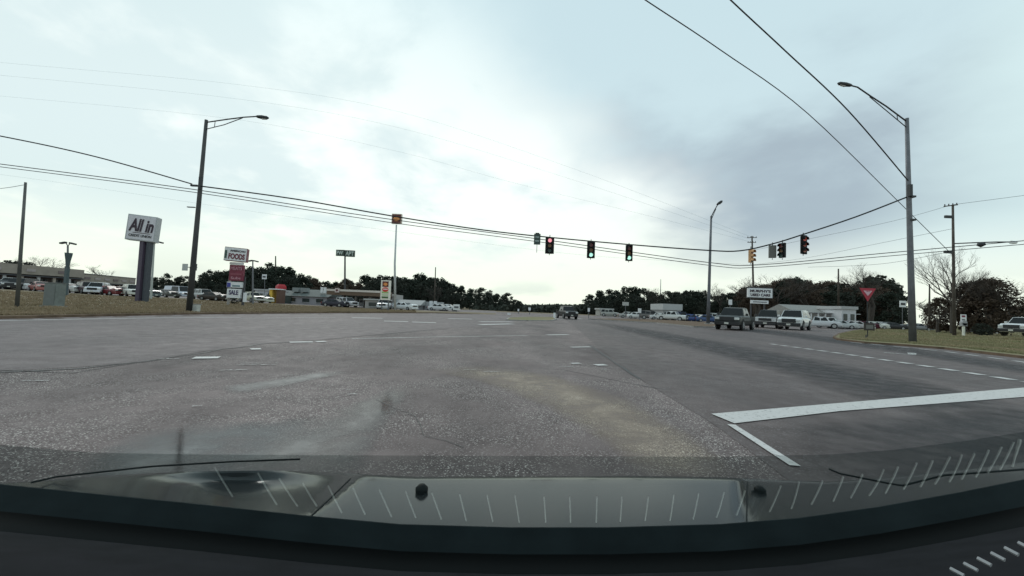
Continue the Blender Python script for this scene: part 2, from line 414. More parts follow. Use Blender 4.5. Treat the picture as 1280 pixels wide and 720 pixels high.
line_ribbon('lane_line', [(1105, 441), (1140, 443.5), (1140, 441.5)], .3, M_PAINTW, .017)
line_ribbon('lane_line', [(300, 396.8), (200, 397.6), (60, 400), (-40, 402)], .25, M_PAINT, .016)
line_ribbon('lane_line', [(300, 398), (420, 397)], .16, M_PAINTW, .016)
line_ribbon('lane_line', [(440, 423.5), (540, 421.5), (660, 419.5)], .16, M_PAINTW, .010)
for p in (((760, 400), (800, 402.3)), ((805, 402.8), (838, 405)), ((845, 405.5), (872, 408)), ((440, 397.3), (478, 398)), ((480, 401.5), (510, 402.3)), ((515, 402.7), (545, 403.6)), ((560, 398.3), (590, 399)), ((600, 402.3), (640, 402.5)), ((600, 406), (640, 405)), ((690, 398.8), (728, 398.6))):
    line_ribbon('lane_line', p, .7, M_PAINT, .016)
for x0, x1, y, ww in ((684, 710, 419, .35), (714, 738, 434.5, .22), (726, 737, 437.5, .12), (714, 725, 455, .14), (700, 718, 459, .12), (744, 757, 457, .22), (750, 758, 462.5, .1), (580, 600, 463, .07), (605, 625, 465.5, .07), (428, 449, 488, .05), (434, 446, 494, .06),
                      (362, 391, 428.3, .31), (395, 407, 427.6, .31), (242, 274, 448, .31), (313, 326, 437, .31), (200, 224, 449.5, .12), (276, 310, 463.5, .14), (295, 345, 457, .08), (300, 350, 455, .08), (28, 64, 477, .07), (830, 843, 521.5, .07), (357, 366, 470, .1), (240, 252, 509, .06), (655, 663, 430.5, .1), (340, 352, 499, .03)):
    line_ribbon('paint_remnant', [(x0, y), (x1, y - .4)], ww, M_PAINT if (x0 > 650 and ww > .12) or ww > .3 else M_FAINT, .017)

for k_ in range(14):
    x_ = 20 + k_ * 42 + rnd.uniform(-9, 9); yk_ = lerp_t(YF, x_); line_ribbon('gutter_dirt', [(x_, yk_ + 1.3), (x_ + rnd.uniform(12, 30), lerp_t(YF, x_ + 20) + 1.3)], .25, M_SOIL, .018, .08)
# raised islands
def island(name, pix, m, h=.12, kerb=True, bumpy=True, zt=None):
    pts = [G(x, y, h) for x, y in pix]; mb = MB(); n = len(pts)
    cen = sum(pts, Vector()) / n
    struct(MB().quad(*[(p.x, p.y, h - .004) for p in pts]).build(name, m))
    if kerb:
        k = MB()
        for i in range(n):
            p, q = pts[i], pts[(i + 1) % n]; d = (q - p).normalized(); nn = Vector((d.y, -d.x, 0))
            if nn.dot(cen - p) < 0: nn = -nn
            o, o2 = p, q; i1, i2 = p + nn * .16, q + nn * .16
            k.quad((o.x, o.y, -.02), (o2.x, o2.y, -.02), (o2.x, o2.y, h), (o.x, o.y, h)); k.quad((o.x, o.y, h), (o2.x, o2.y, h), (i2.x, i2.y, h + .003), (i1.x, i1.y, h + .003))
        struct(k.build('kerb', M_SOIL if name == 'grass_island' else M_KERB))
island('grass_island', [(1046, 423), (1041, 420.5), (1048, 416.5), (1066, 412.6), (1092, 410), (1120, 408.2), (1150, 407.3), (1200, 408.5), (1290, 413), (1420, 420), (1500, 470), (1380, 459.5), (1280, 445), (1180, 434), (1120, 429.5), (1080, 427)], M_GRASSG)
strip('bare_soil', [(1060, 423.8), (1110, 427.5), (1180, 432.5), (1280, 443), (1400, 458)], [(1060, 420.5), (1110, 423.5), (1180, 427.5), (1280, 436), (1400, 448)], M_SOIL, .122)
island('median', [(632, 399.2), (636, 396.8), (660, 395.8), (692, 396.2), (696, 398.6), (690, 400.2), (660, 400.2)], M_GRASSG, .10)
island('traffic_island', [(735, 398.2), (765, 398), (830, 399.5), (888, 403), (899, 406.3), (893, 408.2), (868, 407.8), (820, 403), (770, 400.4)], M_SOIL, .12)
sheet('green_lawn', [(1205, 406), (1262, 407.5), (1262, 408.8), (1190, 408)], M_GRASSG, .006)

# ================================================================== overhead wires and poles
def pole_pts(pts, radii, name='pole', m=None, parent=None, seg=10): return MB().tube([p for p in pts], radii, seg).build(name, m, parent, smooth=True)
def rel(parent, o):
    """keep world placement of a mesh made in world coordinates under a root Empty"""
    M = parent.matrix_basis
    return o
def root(name, p, label, cat, group=None):
    return empty(name, p, label, cat, group)
def sub(p, ps): return [Vector(q) - Vector(p) for q in ps]

def cobra_light(bx, by, tx, ty, D, arm, head, label, r0=.17, m=M_STEEL, bracket=True, grp='street lamps of the junction'):
    B = W(bx, by, D); T = W(tx, ty, D); r = root('street_lamp', B, label, 'street lamp', grp)
    rp = lambda ps: sub(B, ps)
    MB().tube(rp([B, B.lerp(T, .3), B.lerp(T, .7), T]), [r0, r0 * .86, r0 * .68, r0 * .55], 12).build('pole', m, r, smooth=True)
    MB().cyl((0, 0, .04), r0 * 1.9, .08, seg=12).build('base_plate', M_KERB, r)
    A = [W(x, y, D + dd) for x, y, dd in arm[0]]
    MB().tube(rp(A), .045, 8).build('arm', M_DSTEEL, r, smooth=True)
    if len(arm) > 1:
        A2 = [W(x, y, D + dd) for x, y, dd in arm[1]]; MB().tube(rp(A2), .03, 6).build('arm_brace', M_DSTEEL, r, smooth=True)
    if len(arm) > 2:
        A3 = [W(x, y, D + dd) for x, y, dd in arm[2]]; MB().tube(rp(A3), .025, 6).build('arm_strut', M_DSTEEL, r)
    h0, h1 = W(*head[0], D + head[2]), W(*head[1], D + head[2]); d = h1 - h0
    hd = MB().tube(rp([h0, h0 + d * .12, h0 + d * .45, h0 + d * .85, h1]), [.05, .10, .14, .12, .04], 10)
    lo = hd.v; zc = sum(v.z for v in lo) / len(lo)
    for v in lo: v.z = zc + (v.z - zc) * .6 if False else v.z
    lh = hd.build('lamp_head', M_DSTEEL, r, smooth=True)
    MB().tube(rp([h0 + d * .5 + Vector((0, 0, -.10)), h0 + d * .85 + Vector((0, 0, -.09))]), [.08, .06], 8).build('lens', mat('lamp_lens', (.4, .4, .38), .2), lh)
    return r
DL, DR = 29.0, 27.0
lampL = cobra_light(236, 392, 258, 150, DL, [[(257.5, 153, 0), (285, 149, -.3), (305, 146.5, -.5), (322, 145.5, -.8)], [(255.5, 162, 0), (280, 156, -.3), (303, 147.5, -.5)], [(269, 151.5, -.15), (268, 159, -.15)]], ((320, 145.5), (336, 147.5), -.8), 'tall dark street lamp with bracket arm on the left grass verge', .20, m=mat('dark_weathered_steel', (.055, .055, .055), .6, metal=.2, noise=.5, nscale=.35))
MB().box((0, 0, 0), (.16, .2, .9)).build('junction_box', M_DSTEEL, lampL).location = W(250.5, 229, DL - .1) - lampL.location
MB().box((0, 0, 0), (.5, .16, .12)).build('bracket', M_DSTEEL, lampL).location = W(243, 232, DL) - lampL.location
MB().box((0, 0, 0), (.55, .12, .06)).build('bracket', M_DSTEEL, lampL).location = W(239, 259, DL) - lampL.location
lampR = cobra_light(1141, 430, 1133.5, 148, DR, [[(1133.5, 152, 0), (1108, 133, -.3), (1088, 120, -.6), (1072, 109, -.9), (1064, 107, -1)], [(1134, 160, 0), (1110, 140, -.3), (1087, 121, -.6)], [(1121, 142, -.2), (1122, 149.5, -.2)]], ((1065, 107), (1047, 104), -1), 'tall grey street lamp on the right grass island behind the yield sign', .21)
MB().box((0, 0, 0), (.2, .2, .8)).build('junction_box', M_DSTEEL, lampR).location = W(1137.5, 238, DR - .2) - lampR.location
MB().box((0, 0, 0), (.3, .3, .12)).build('bracket', M_DSTEEL, lampR).location = W(1140, 246, DR - .1) - lampR.location
MB().box((0, 0, 0), (.3, .3, .12)).build('bracket', M_DSTEEL, lampR).location = W(1140, 275, DR - .1) - lampR.location
cobra_light(885, 405, 889, 270, 40, [[(889, 271, 0), (893, 263, -.5), (897, 256, -1)], [(889, 275, 0), (895, 261, -.6)]], ((896, 256), (903, 251), -1.1), 'slim grey street lamp behind the brown traffic island', .17)

def wire(pix, rad, label, m=M_WIRE, grp=None, n=40, name='overhead_wire', cat='wire'):
    """pix: (px,py,D); smooth curve through the points"""
    P = [W(*p) for p in pix]; out = []
    k = len(P)
    for i in range(k - 1):
        p0 = P[max(i - 1, 0)]; p1 = P[i]; p2 = P[i + 1]; p3 = P[min(i + 2, k - 1)]
        st = max(4, n // (k - 1))
        for j in range(st):
            t = j / st; out.append(.5 * ((2 * p1) + (p2 - p0) * t + (2 * p0 - 5 * p1 + 4 * p2 - p3) * t * t + (3 * p1 - p0 - 3 * p2 + p3) * t ** 3))
    out.append(P[-1]); o = MB().tube(out, rad, 5).build(name, m); return tag(o, label, cat, grp)
wire([(-160, 141, 27), (0, 170, 28), (120, 196, 28.6), (240, 230, 29)], .045, 'upper black cable running from the left edge to the left street lamp')
wire([(253, 233, 29), (370, 249, 29.5), (490, 270, 30), (600, 287, 31), (690, 297, 31.5), (790, 306, 31), (885, 313, 30), (925, 313.5, 29.5), (965, 305, 29), (1004, 293, 28.5), (1070, 271, 27.6), (1137, 245, 27)], .05, 'black span wire between the two tall street lamps carrying the traffic signals', name='span_wire')
g_ = 'pair of parallel cables crossing the whole view'
wire([(-160, 184, 40), (0, 205, 40), (240, 236.5, 40), (480, 273, 42), (690, 301, 44), (885, 328, 46), (950, 331, 46), (1100, 317, 43), (1290, 300, 40)], .042, 'upper strand of the cable pair crossing the whole junction', M_WIRE, g_)
wire([(-160, 188, 40), (0, 208.5, 40), (240, 240, 40), (480, 277, 42), (690, 304.5, 44), (885, 331.5, 46), (950, 334, 46), (1100, 321, 43), (1290, 304.5, 40)], .036, 'lower strand of the cable pair crossing the whole junction', M_WIRE, g_)
wire([(700, -230, 12), (800, -112, 16), (905, -8, 20), (980, 62, 22), (1060, 138, 24.5), (1137, 228, 27)], .038, 'dark cable dropping from the top of the view to the right street lamp')
wire([(560, -190, 12), (670, -96, 16), (795, -8, 20), (900, 62, 24), (1010, 142, 30), (1118, 247, 40), (1190, 318, 46)], .032, 'thinner dark cable dropping from the top left of the right street lamp', M_WIRE)
fg = 'faint thin power lines high on the left'
for k, (a_, b_) in enumerate((((-160, 62), [(0, 78), (300, 106), (500, 140), (720, 212), (941, 297)]), ((-160, 80), [(0, 94), (300, 124), (500, 160), (720, 226), (941, 300)]), ((-160, 108), [(0, 120), (300, 150), (500, 190), (640, 228), (820, 272), (941, 303)]), ((-160, 205), [(0, 218), (300, 262), (500, 290), (720, 318), (941, 331)]))):
    wire([(*a_, 90)] + [(x, y, 95 if x < 900 else 75) for x, y in b_], .014, ('highest', 'second highest', 'third highest, long sagging', 'lowest')[k] + ' faint thin grey power line across the left sky', mat('faint_cable', (.35, .4, .42), .6), fg)
fr = 'thin power lines at the right'
wire([(1190, 256, 46), (1290, 243, 42)], .02, 'thin power line leaving the wooden pole top to the right edge', M_WIREG, fr)
wire([(1190, 256, 46), (1100, 280, 60), (941, 313, 75)], .02, 'thin power line from the wooden pole top back to the double crossarm pole', M_WIREG, fr)
wire([(1190, 286, 46), (1100, 304, 55), (1010, 322, 75), (941, 331, 75)], .02, 'lower thin power line between the wooden pole and the double crossarm pole', M_WIREG, fr)
wire([(1190, 314, 46), (1100, 330, 55), (1010, 334, 70)], .022, 'cable from the middle of the right wooden pole towards the junction', M_WIREG, fr)

# ---- traffic signals
M_GLOW_R = mat('lit_red_lens', (.8, .2, .25), .3, emit=(1, .40, .46), estr=.8)
M_GLOW_G = mat('lit_green_lens', (.5, .9, .8), .3, emit=(.5, 1, .82), estr=.9)
M_RLENS = mat('unlit_red_lens', (.16, .03, .03), .25); M_YLENS = mat('unlit_amber_lens', (.2, .1, .03), .25); M_GLENS = mat('unlit_green_lens', (.02, .07, .06), .25)
M_YEL = mat('signal_yellow', (.55, .30, .14), .5, noise=.2)
def signal(px, py, D, wpx, hpx, lit, label, yaw=0, body=M_BLACK, plate=True, name='traffic_signal', lenses=None, hang=None):
    c = W(px, py, D); r = empty(name, c, label, 'traffic signal', 'traffic signals on the span wire', yaw)
    h = hpx / FPX * D; wd = wpx / FPX * D
    hw = min(.36, wd * .58) if plate else wd * .8
    MB().box((0, 0, 0), (hw, .22, h * .93)).build('housing', body, r, bevel=.02)
    if plate:
        p = MB(); t_ = .02; bw = (wd - hw) / 2
        p.box((-(hw + bw) / 2, -.07, 0), (bw, t_, h)).box(((hw + bw) / 2, -.07, 0), (bw, t_, h)).box((0, -.07, h / 2 - h * .02), (hw, t_, h * .05)).box((0, -.07, -h / 2 + h * .02), (hw, t_, h * .05))
        p.build('backplate', body if body is M_BLACK else M_BLACK, r)
    ls = lenses or (M_RLENS, M_YLENS, M_GLENS)
    for i in range(3):
        z = h * .3 * (1 - i); m_ = ls[i]
        if lit == i: m_ = M_GLOW_R if i == 0 else M_GLOW_G
        MB().cyl((0, -.125, z), min(.15, h * .135), .03, 'y', 16).build('lens', m_, r)
        v = MB(); rr = min(.165, h * .148)
        for k in range(9):
            a0 = R(-20 + 220 * k / 9); a1 = R(-20 + 220 * (k + 1) / 9)
            v.quad((math.cos(a0) * rr, -.11, z + math.sin(a0) * rr), (math.cos(a1) * rr, -.11, z + math.sin(a1) * rr), (math.cos(a1) * rr, -.33, z + math.sin(a1) * rr - .02), (math.cos(a0) * rr, -.33, z + math.sin(a0) * rr - .02))
        v.build('visor', body, r)
    MB().cyl((0, 0, h * .5 + .06), .03, .25, seg=8).build('hanger', M_DSTEEL, r)
    MB().cyl((0, 0, -h * .5 - .05), .025, .1, seg=8).build('drain_cap', M_DSTEEL, r)
    return r
signal(687, 307, 31, 11, 21, 0, 'black traffic signal glowing red, leftmost of the three facing the car')
signal(738.5, 312.5, 31, 10, 21, 2, 'middle black traffic signal showing green beside the red one')
signal(786, 316.5, 31, 9, 20, 2, 'black traffic signal showing green, nearest the slim street lamp')
signal(938.5, 320, 31, 6, 18, None, 'narrow orange yellow traffic signal hanging just left of the double crossarm pole', R(25), M_YEL, False)
signal(965.5, 314.5, 30, 10, 17, None, 'grey traffic signal seen from behind, left of the tight pair', R(160), mat('grey_signal', (.13, .13, .12), .5), False)
signal(978, 313, 29.6, 9, 20, None, 'dark traffic signal with visors turned sideways in the tight pair', R(-70), M_BLACK, False)
signal(1004, 306, 28.5, 9, 24, None, 'black traffic signal with dull red brown lenses, rightmost on the span wire', R(12), M_BLACK, True, lenses=(mat('dim_red_lens', (.45, .06, .05), .3, emit=(1, .25, .18), estr=.1), mat('rust_lens', (.4, .1, .07), .3), mat('brown_lens', (.4, .16, .12), .3)))
c = W(671.5, 299, 31); r = empty('hanging_sign', c, 'small dark green plate hung on the span wire beside the red signal', 'sign')
MB().box((0, 0, 0), (.5, .05, .85)).build('sign_plate', mat('dark_green_plate', (.03, .06, .05), .5), r)
for z in (.16, -.14): MB().box((0, -.03, z), (.3, .012, .1)).build('sign_stripe', mat('pale_grey_green', (.3, .38, .36), .6), r)
MB().tube([(0, 0, -.42), (0, 0, -1.05)], .02, 6).build('rod', M_STEEL, r)
MB().box((0, 0, .45), (.3, .06, .1)).build('hanger', M_DSTEEL, r)

# ---- wooden and steel poles
def util_pole(bx, by, tx, ty, D, label, arms=(), r0=.15, m=M_WOOD, ins=True, name='utility_pole', zfree=True):
    B = W(bx, by, D); T = W(tx, ty, D); r = root(name, B, label, 'utility pole', 'utility poles')
    MB().tube(sub(B, [B, B.lerp(T, .5), T]), [r0, r0 * .82, r0 * .62], 10).build('pole', m, r, smooth=True)
    for (x0, y0, x1, y1) in arms:
        a_, b_ = W(x0, y0, D - r0 - .06), W(x1, y1, D - r0 - .06)
        ca = MB().tube(sub(B, [a_, b_]), .065, 6).build('crossarm', M_WOOD, r)
        if ins:
            for t in (.06, .35, .65, .94):
                q = a_.lerp(b_, t); MB().cyl(q - B + Vector((0, 0, .14)), .05, .2, seg=6).build('insulator', M_DSTEEL, ca)
    return r
util_pole(21, 386, 32, 228, 24, 'weathered pole at the far left, grey and pale towards its foot', r0=.10, m=mat('two_tone_pole', (.10, .10, .095), .8, noise=.5, nscale=.6))
wire([(-160, 240, 26), (-20, 237, 25), (31, 231, 24)], .015, 'short thin wire tied to the top of the far left pole', M_WIREG)
p1191 = util_pole(1193, 419, 1191, 256, 46, 'tall dark wooden pole with one crossarm on the right grass', [(1180, 258, 1197, 256)], .17)
MB().box(W(1186, 271, 45.8) - p1191.location, (.9, .2, .3)).build('switch_gear', M_DSTEEL, p1191)
MB().box(W(1185, 315, 45.8) - p1191.location, (.8, .25, .3)).build('switch_gear', M_DSTEEL, p1191)
MB().tube(sub(p1191.location, [W(1192, 304.5, 46), W(1215, 303.5, 44), W(1245, 302.5, 43), W(1268, 302.5, 42)]), .07, 6).build('lamp_arm', M_DSTEEL, p1191)
lh = MB().tube(sub(p1191.location, [W(1221, 305.5, 43.5), W(1226, 306, 43.3), W(1232, 305, 43)]), [.14, .3, .12], 10).build('lamp_head', M_DSTEEL, p1191, smooth=True)
MB().tube(sub(p1191.location, [W(1264, 303, 42), W(1270, 303, 42)]), [.2, .15], 8).build('insulator', mat('white_ceramic', (.7, .72, .72), .3), p1191)
util_pole(942.5, 393, 940, 295, 75, 'wooden pole with two stacked crossarms beside the used car sign', [(934, 297, 946, 297), (934.5, 303, 945, 303)], .2)
util_pole(543, 380, 544.5, 334, 110, 'distant dark pole in front of the left woods above the white frame', r0=.2, ins=False)
util_pole(1161.5, 402, 1162, 355, 62, 'short dark pole with pale lower half left of the big bare tree', r0=.14)
util_pole(1048, 382, 1048, 336, 120, 'distant dark pole rising over the right woods above the long building', r0=.28)
util_pole(344.5, 345, 344.5, 320, 150, 'distant pole top poking over the woods behind the grey store', r0=.3)
util_pole(825.5, 372, 826, 349, 170, 'thin distant mast above the woods right of centre', r0=.18, m=M_STEEL, name='mast')
util_pole(1260, 404, 1261, 370, 70, 'pale slim post standing behind the white truck', r0=.12, m=M_STEEL)

# ================================================================== signs
M_WHITE = mat('white_sign_face', (.72, .73, .75), .5); M_MAROON = mat('maroon_panel', (.17, .02, .045), .5, noise=.2)
M_INK = mat('dark_lettering', (.03, .015, .03), .5); M_CHAR = mat('charcoal', (.05, .05, .055), .6)
def face_root(name, px, D, label, cat='sign', grp=None, yaw=0):
    b_ = base(px, D); return empty(name, b_, label, cat, grp, yaw), b_
def panel_dims(x0, y0, x1, y1, D, B):
    cx, cy = (x0 + x1) / 2, (y0 + y1) / 2; c_ = W(cx, cy, D) - B
    return c_, (x1 - x0) / FPX * D, (y1 - y0) / FPX * D
# credit union pylon
D = 44; r, B = face_root('pylon_sign', 177, D, 'tall white square sign reading All in Credit Union on twin purple grey posts')
c_, w_, h_ = panel_dims(165, 270, 194.5, 302, D, B)
rot = Matrix.Rotation(R(-14), 3, 'Z') @ Matrix.Rotation(R(2), 3, 'Y')
cab = MB().box((0, 0, 0), (w_ * 1.02, .95, h_)).build('sign_cabinet', mat('cabinet_grey', (.42, .44, .46), .5), r, bevel=.03); cab.location = c_; cab.rotation_euler = (0, R(3), R(18))
MB().box((0, -.49, 0), (w_ * .93, .03, h_ * .92)).build('sign_face', mat('lilac_white_face', (.6, .59, .64), .5), cab)
text_mesh('All in', 'lettering', M_INK, cab, (0, -.53, h_ * .10), 1, w_ * .84, h_ * .5, bold=.03, shear=.2)
MB().box((.1, -.52, -h_ * .2), (w_ * .6, .02, .06)).build('underline', M_INK, cab)
text_mesh('CREDIT UNION', 'lettering', M_CHAR, cab, (0, -.52, -h_ * .31), 1, w_ * .78, h_ * .10, bold=.02)
zt = c_.z - h_ / 2
for dx, m_ in ((-.3, mat('purple_grey_post', (.06, .045, .075), .5)), (.25, mat('grey_post', (.05, .06, .075), .5))):
    MB().box((dx + .05, dx * .4, zt / 2), (.42, .42, zt)).build('post', m_, r)
# foods pylon
D = 50; r, B = face_root('pylon_sign', 295, D, 'stacked roadside sign with white FOODS cabinet over maroon and blue white panels')
c_, w_, h_ = panel_dims(284, 310, 308, 327, D, B); cab = MB().box(c_, (w_, 1.0, h_)).build('sign_cabinet', M_MAROON, r, bevel=.03)
cab.location = c_; cab.data.transform(Matrix.Translation(-c_)); cab.rotation_euler = (0, R(2), R(20))
MB().box((0, -.51, 0), (w_ * .97, .03, h_ * .93)).build('sign_face', M_WHITE, cab)
text_mesh('FOODS', 'lettering', mat('dark_red_lettering', (.14, .01, .03), .5), cab, (.15, -.54, -h_ * .15), 1, w_ * .72, h_ * .42, bold=.04)
text_mesh('AMERICAN', 'lettering', M_INK, cab, (.2, -.54, h_ * .25), 1, w_ * .68, h_ * .14, bold=.03)
MB().box((-w_ * .42, -.54, -h_ * .05), (w_ * .09, .02, h_ * .6)).build('emblem', mat('dark_green_print', (.04, .09, .07), .5), cab)
def pan(x0, y0, x1, y1, m_, nm='sign_panel', dy=0, par=None, th=.3):
    c2, w2, h2 = panel_dims(x0, y0, x1, y1, D, B); o = MB().box((0, 0, 0), (w2, th, h2)).build(nm, m_, r, bevel=.01); o.location = c2 + Vector((0, dy, 0)); return o, w2, h2
o, w2, h2 = pan(288, 328, 304, 331, M_WHITE)
o, w2, h2 = pan(287.5, 331.3, 305, 351, M_MAROON)
text_mesh('MEATS', 'lettering', mat('pink_lettering', (.55, .3, .36), .5), o, (0, -.17, h2 * .28), 1, w2 * .8, h2 * .2)
MB().box((0, -.16, -h2 * .08), (w2 * .8, .02, h2 * .1)).build('light_band', mat('dusty_rose', (.25, .06, .09), .5), o)
text_mesh('Subs', 'lettering', MATS['pink_lettering'], o, (0, -.17, -h2 * .33), 1, w2 * .7, h2 * .16)
o, w2, h2 = pan(284.5, 352.5, 303.5, 359.5, M_WHITE)
MB().box((-w2 * .36, -.16, -h2 * .05), (w2 * .24, .02, h2 * .8)).build('emblem', mat('royal_blue', (.05, .06, .3), .5), o)
MB().box((w2 * .12, -.16, -h2 * .2), (w2 * .5, .02, h2 * .28)).build('print_band', mat('teal_print', (.15, .24, .27), .5), o)
o, w2, h2 = pan(284.5, 361, 301.5, 372.5, M_WHITE)
text_mesh('SALE', 'lettering', mat('navy_letters', (.07, .06, .13), .5), o, (0, -.17, h2 * .1), 1, w2 * .68, h2 * .5, bold=.03)
for x in (285.2, 303.5):
    t_ = W(x, 345, D) - B; q = W(x, 377, D) - B
    MB().box(((t_.x + q.x) / 2, .2, t_.z / 2 - .1), (.22, .22, t_.z + .1)).build('post', M_CHAR if x > 290 else M_KERB, r)
o, w2, h2 = pan(304.8, 366, 307.5, 377.5, M_WHITE, 'side_banner')
# green sign on tall post
D = 82; r, B = face_root('pole_sign', 431, D, 'wide dark green sign with pale letters on a thin black post over the gas station')
o, w2, h2 = pan(420.3, 312.3, 430.8, 320, mat('dark_green_face', (.03, .055, .04), .5), th=.4)
o.rotation_euler.z = R(-4); M_PALEG = mat('pale_green_white', (.5, .58, .54), .5)
text_mesh('PW', 'lettering', M_PALEG, o, (0, -.23, 0), 1, w2 * .78, h2 * .62, bold=.02)
o, w2, h2 = pan(431.8, 313, 443.4, 321, MATS['dark_green_face'], th=.4); o.rotation_euler.z = R(6)
text_mesh('APT', 'lettering', M_PALEG, o, (0, -.23, 0), 1, w2 * .86, h2 * .66, bold=.02)
t_ = W(431.3, 313, D) - B; MB().tube([(0, 0, 0), (t_.x, 0, t_.z)], [.22, .16], 8).build('post', M_CHAR, r)
# shell style emblem on tall mast
def scallop(r, c, s, m_, dy):
    pts = []
    for k in range(13):
        a_ = R(10 + 160 * k / 12); q = s * (1 if k % 2 else .9); pts.append((c[0] + math.cos(a_) * q, c[1] + dy, c[2] + math.sin(a_) * q * .95 - s * .35))
    pts += [(c[0] - s * .35, c[1] + dy, c[2] - s * .7), (c[0] + s * .35, c[1] + dy, c[2] - s * .7)]
    return MB().prism(pts, (0, -.03, 0)).build('emblem', m_, r)
M_SHRED = mat('dark_red_face', (.10, .015, .012), .45); M_ORANGE = mat('orange_yellow', (.62, .26, .08), .5)
D = 66; r, B = face_root('mast_sign', 494, D, 'small square orange shell emblem high on a slender pale mast')
o, w2, h2 = pan(490, 267.5, 502.5, 280, mat('cream_frame', (.6, .5, .42), .5), 'sign_cabinet', th=.5)
MB().box((0, -.26, 0), (w2 * .86, .03, h2 * .86)).build('sign_face', M_SHRED, o)
scallop(o, (0, 0, 0), w2 * .36, M_ORANGE, -.285)
MB().tube([(0, 0, 0), W(493.5, 330, D) - B, W(495.5, 281, D) - B], [.2, .17, .12], 10).build('mast', mat('pale_mast', (.5, .52, .53), .5), r, smooth=True)
# price sign
D = 62; r, B = face_root('price_sign', 481, D, 'white gas price sign with red orange shell, red oval and green price rows')
o, w2, h2 = pan(476.5, 350.5, 488, 375, mat('cream_white', (.82, .78, .70), .5), 'sign_cabinet', th=.5)
MB().box((-.02, -.26, h2 * .31), (w2 * .66, .03, h2 * .28)).build('emblem_panel', M_SHRED, o)
scallop(o, (0, 0, h2 * .31), w2 * .26, mat('shell_orange', (.75, .28, .08), .5), -.29)
MB().cyl((0, -.26, h2 * .04), w2 * .34, .05, 'y', 16).build('red_oval', mat('signal_red', (.65, .05, .04), .5), o).scale = (1, 1, .75)
MB().box((0, -.27, h2 * .05), (w2 * .5, .04, h2 * .04)).build('oval_stripe', M_WHITE, o)
for k, m_ in ((-.12, mat('lime_row', (.35, .5, .2), .5)), (-.25, mat('pale_row', (.55, .62, .42), .5)), (-.37, mat('dark_green_row', (.06, .12, .04), .5))):
    q = MB().box((0, -.26, h2 * k), (w2 * .7, .03, h2 * .09)).build('price_row', m_, o)
for s_ in (-1, 1): MB().box((o.location.x + s_ * w2 * .35, 0, (o.location.z - h2 / 2) / 2), (.15, .15, o.location.z - h2 / 2)).build('post', M_STEEL, r)
# used car sign
D = 70; r, B = face_root('billboard_sign', 950, D, 'white used car sign with two rows of dark letters beside the double crossarm pole')
o, w2, h2 = pan(934.5, 360.5, 964.5, 372, M_WHITE, 'sign_cabinet', th=.45)
fr_ = MB().box((0, .05, h2 * .5 + .08), (w2 * 1.06, .5, .16)).box((w2 * .5 + .08, .05, 0), (.14, .5, h2)).box((0, .05, -h2 * .5 - .06), (w2 * 1.06, .5, .12)).build('frame', M_CHAR, o)
text_mesh("MURPHY'S", 'lettering', M_INK, o, (0, -.24, h2 * .2), 1, w2 * .86, h2 * .3, bold=.04)
text_mesh('USED CARS', 'lettering', M_INK, o, (0, -.24, -h2 * .22), 1, w2 * .82, h2 * .3, bold=.04)
o, w2, h2 = pan(938.5, 375.5, 960, 379.6, M_WHITE, 'lower_panel', th=.3)
text_mesh('WE FINANCE', 'lettering', MATS['charcoal'], o, (0, -.17, 0), 1, w2 * .8, h2 * .5) if False else MB().box((0, -.16, 0), (w2 * .8, .02, h2 * .3)).build('print_band', M_STEEL, o)
for x in (940, 957): 
    t_ = W(x, 370, D) - B; MB().box((t_.x, .3, t_.z / 2), (.2, .2, t_.z)).build('post', M_CHAR, r)
# yield sign
D = 32; r, B = face_root('yield_sign', 1085, D, 'red and white triangular yield sign on a thin post in front of the grass island')
c_ = W(1084.5, 366.5, D) - B; s = 21 / FPX * D / 2
def tri(k, dy, m_, nm):
    return MB().prism([(c_.x - s * k, dy, c_.z + s * .6 * (1 if k == 1 else k * .95)), (c_.x + s * k, dy, c_.z + s * .6 * (1 if k == 1 else k * .95)), (c_.x, dy, c_.z + s * .6 - s * 1.6 * (1 if k == 1 else k * 1.12))], (0, -.012, 0)).build(nm, m_, r)
tri(1, 0, mat('yield_red', (.38, .015, .04), .45), 'sign_plate'); tri(.52, -.016, mat('yield_inner', (.62, .42, .48), .5), 'inner_triangle')
text_mesh('YIELD', 'lettering', MATS['yield_red'], r, (c_.x, -.036, c_.z + s * .22), 1, s * .5, s * .12, ext=.004)
MB().tube([(0, .03, 0), (c_.x, .03, c_.z + .3)], .035, 6).build('post', M_DSTEEL, r)
r, B = face_root('low_sign', 1086, 30, 'small dark square sign low on a stub post under the yield sign'); D = 30
o, w2, h2 = pan(1080, 404, 1093, 413, mat('dark_brown_board', (.045, .035, .03), .7), 'board', th=.06)
MB().box((0, -.035, 0), (w2 * .7, .01, h2 * .55)).build('print_area', mat('grey_print', (.16, .16, .15), .6), o)
MB().box((o.location.x - .2, .04, .15), (.07, .05, .5)).build('post', M_CHAR, r)
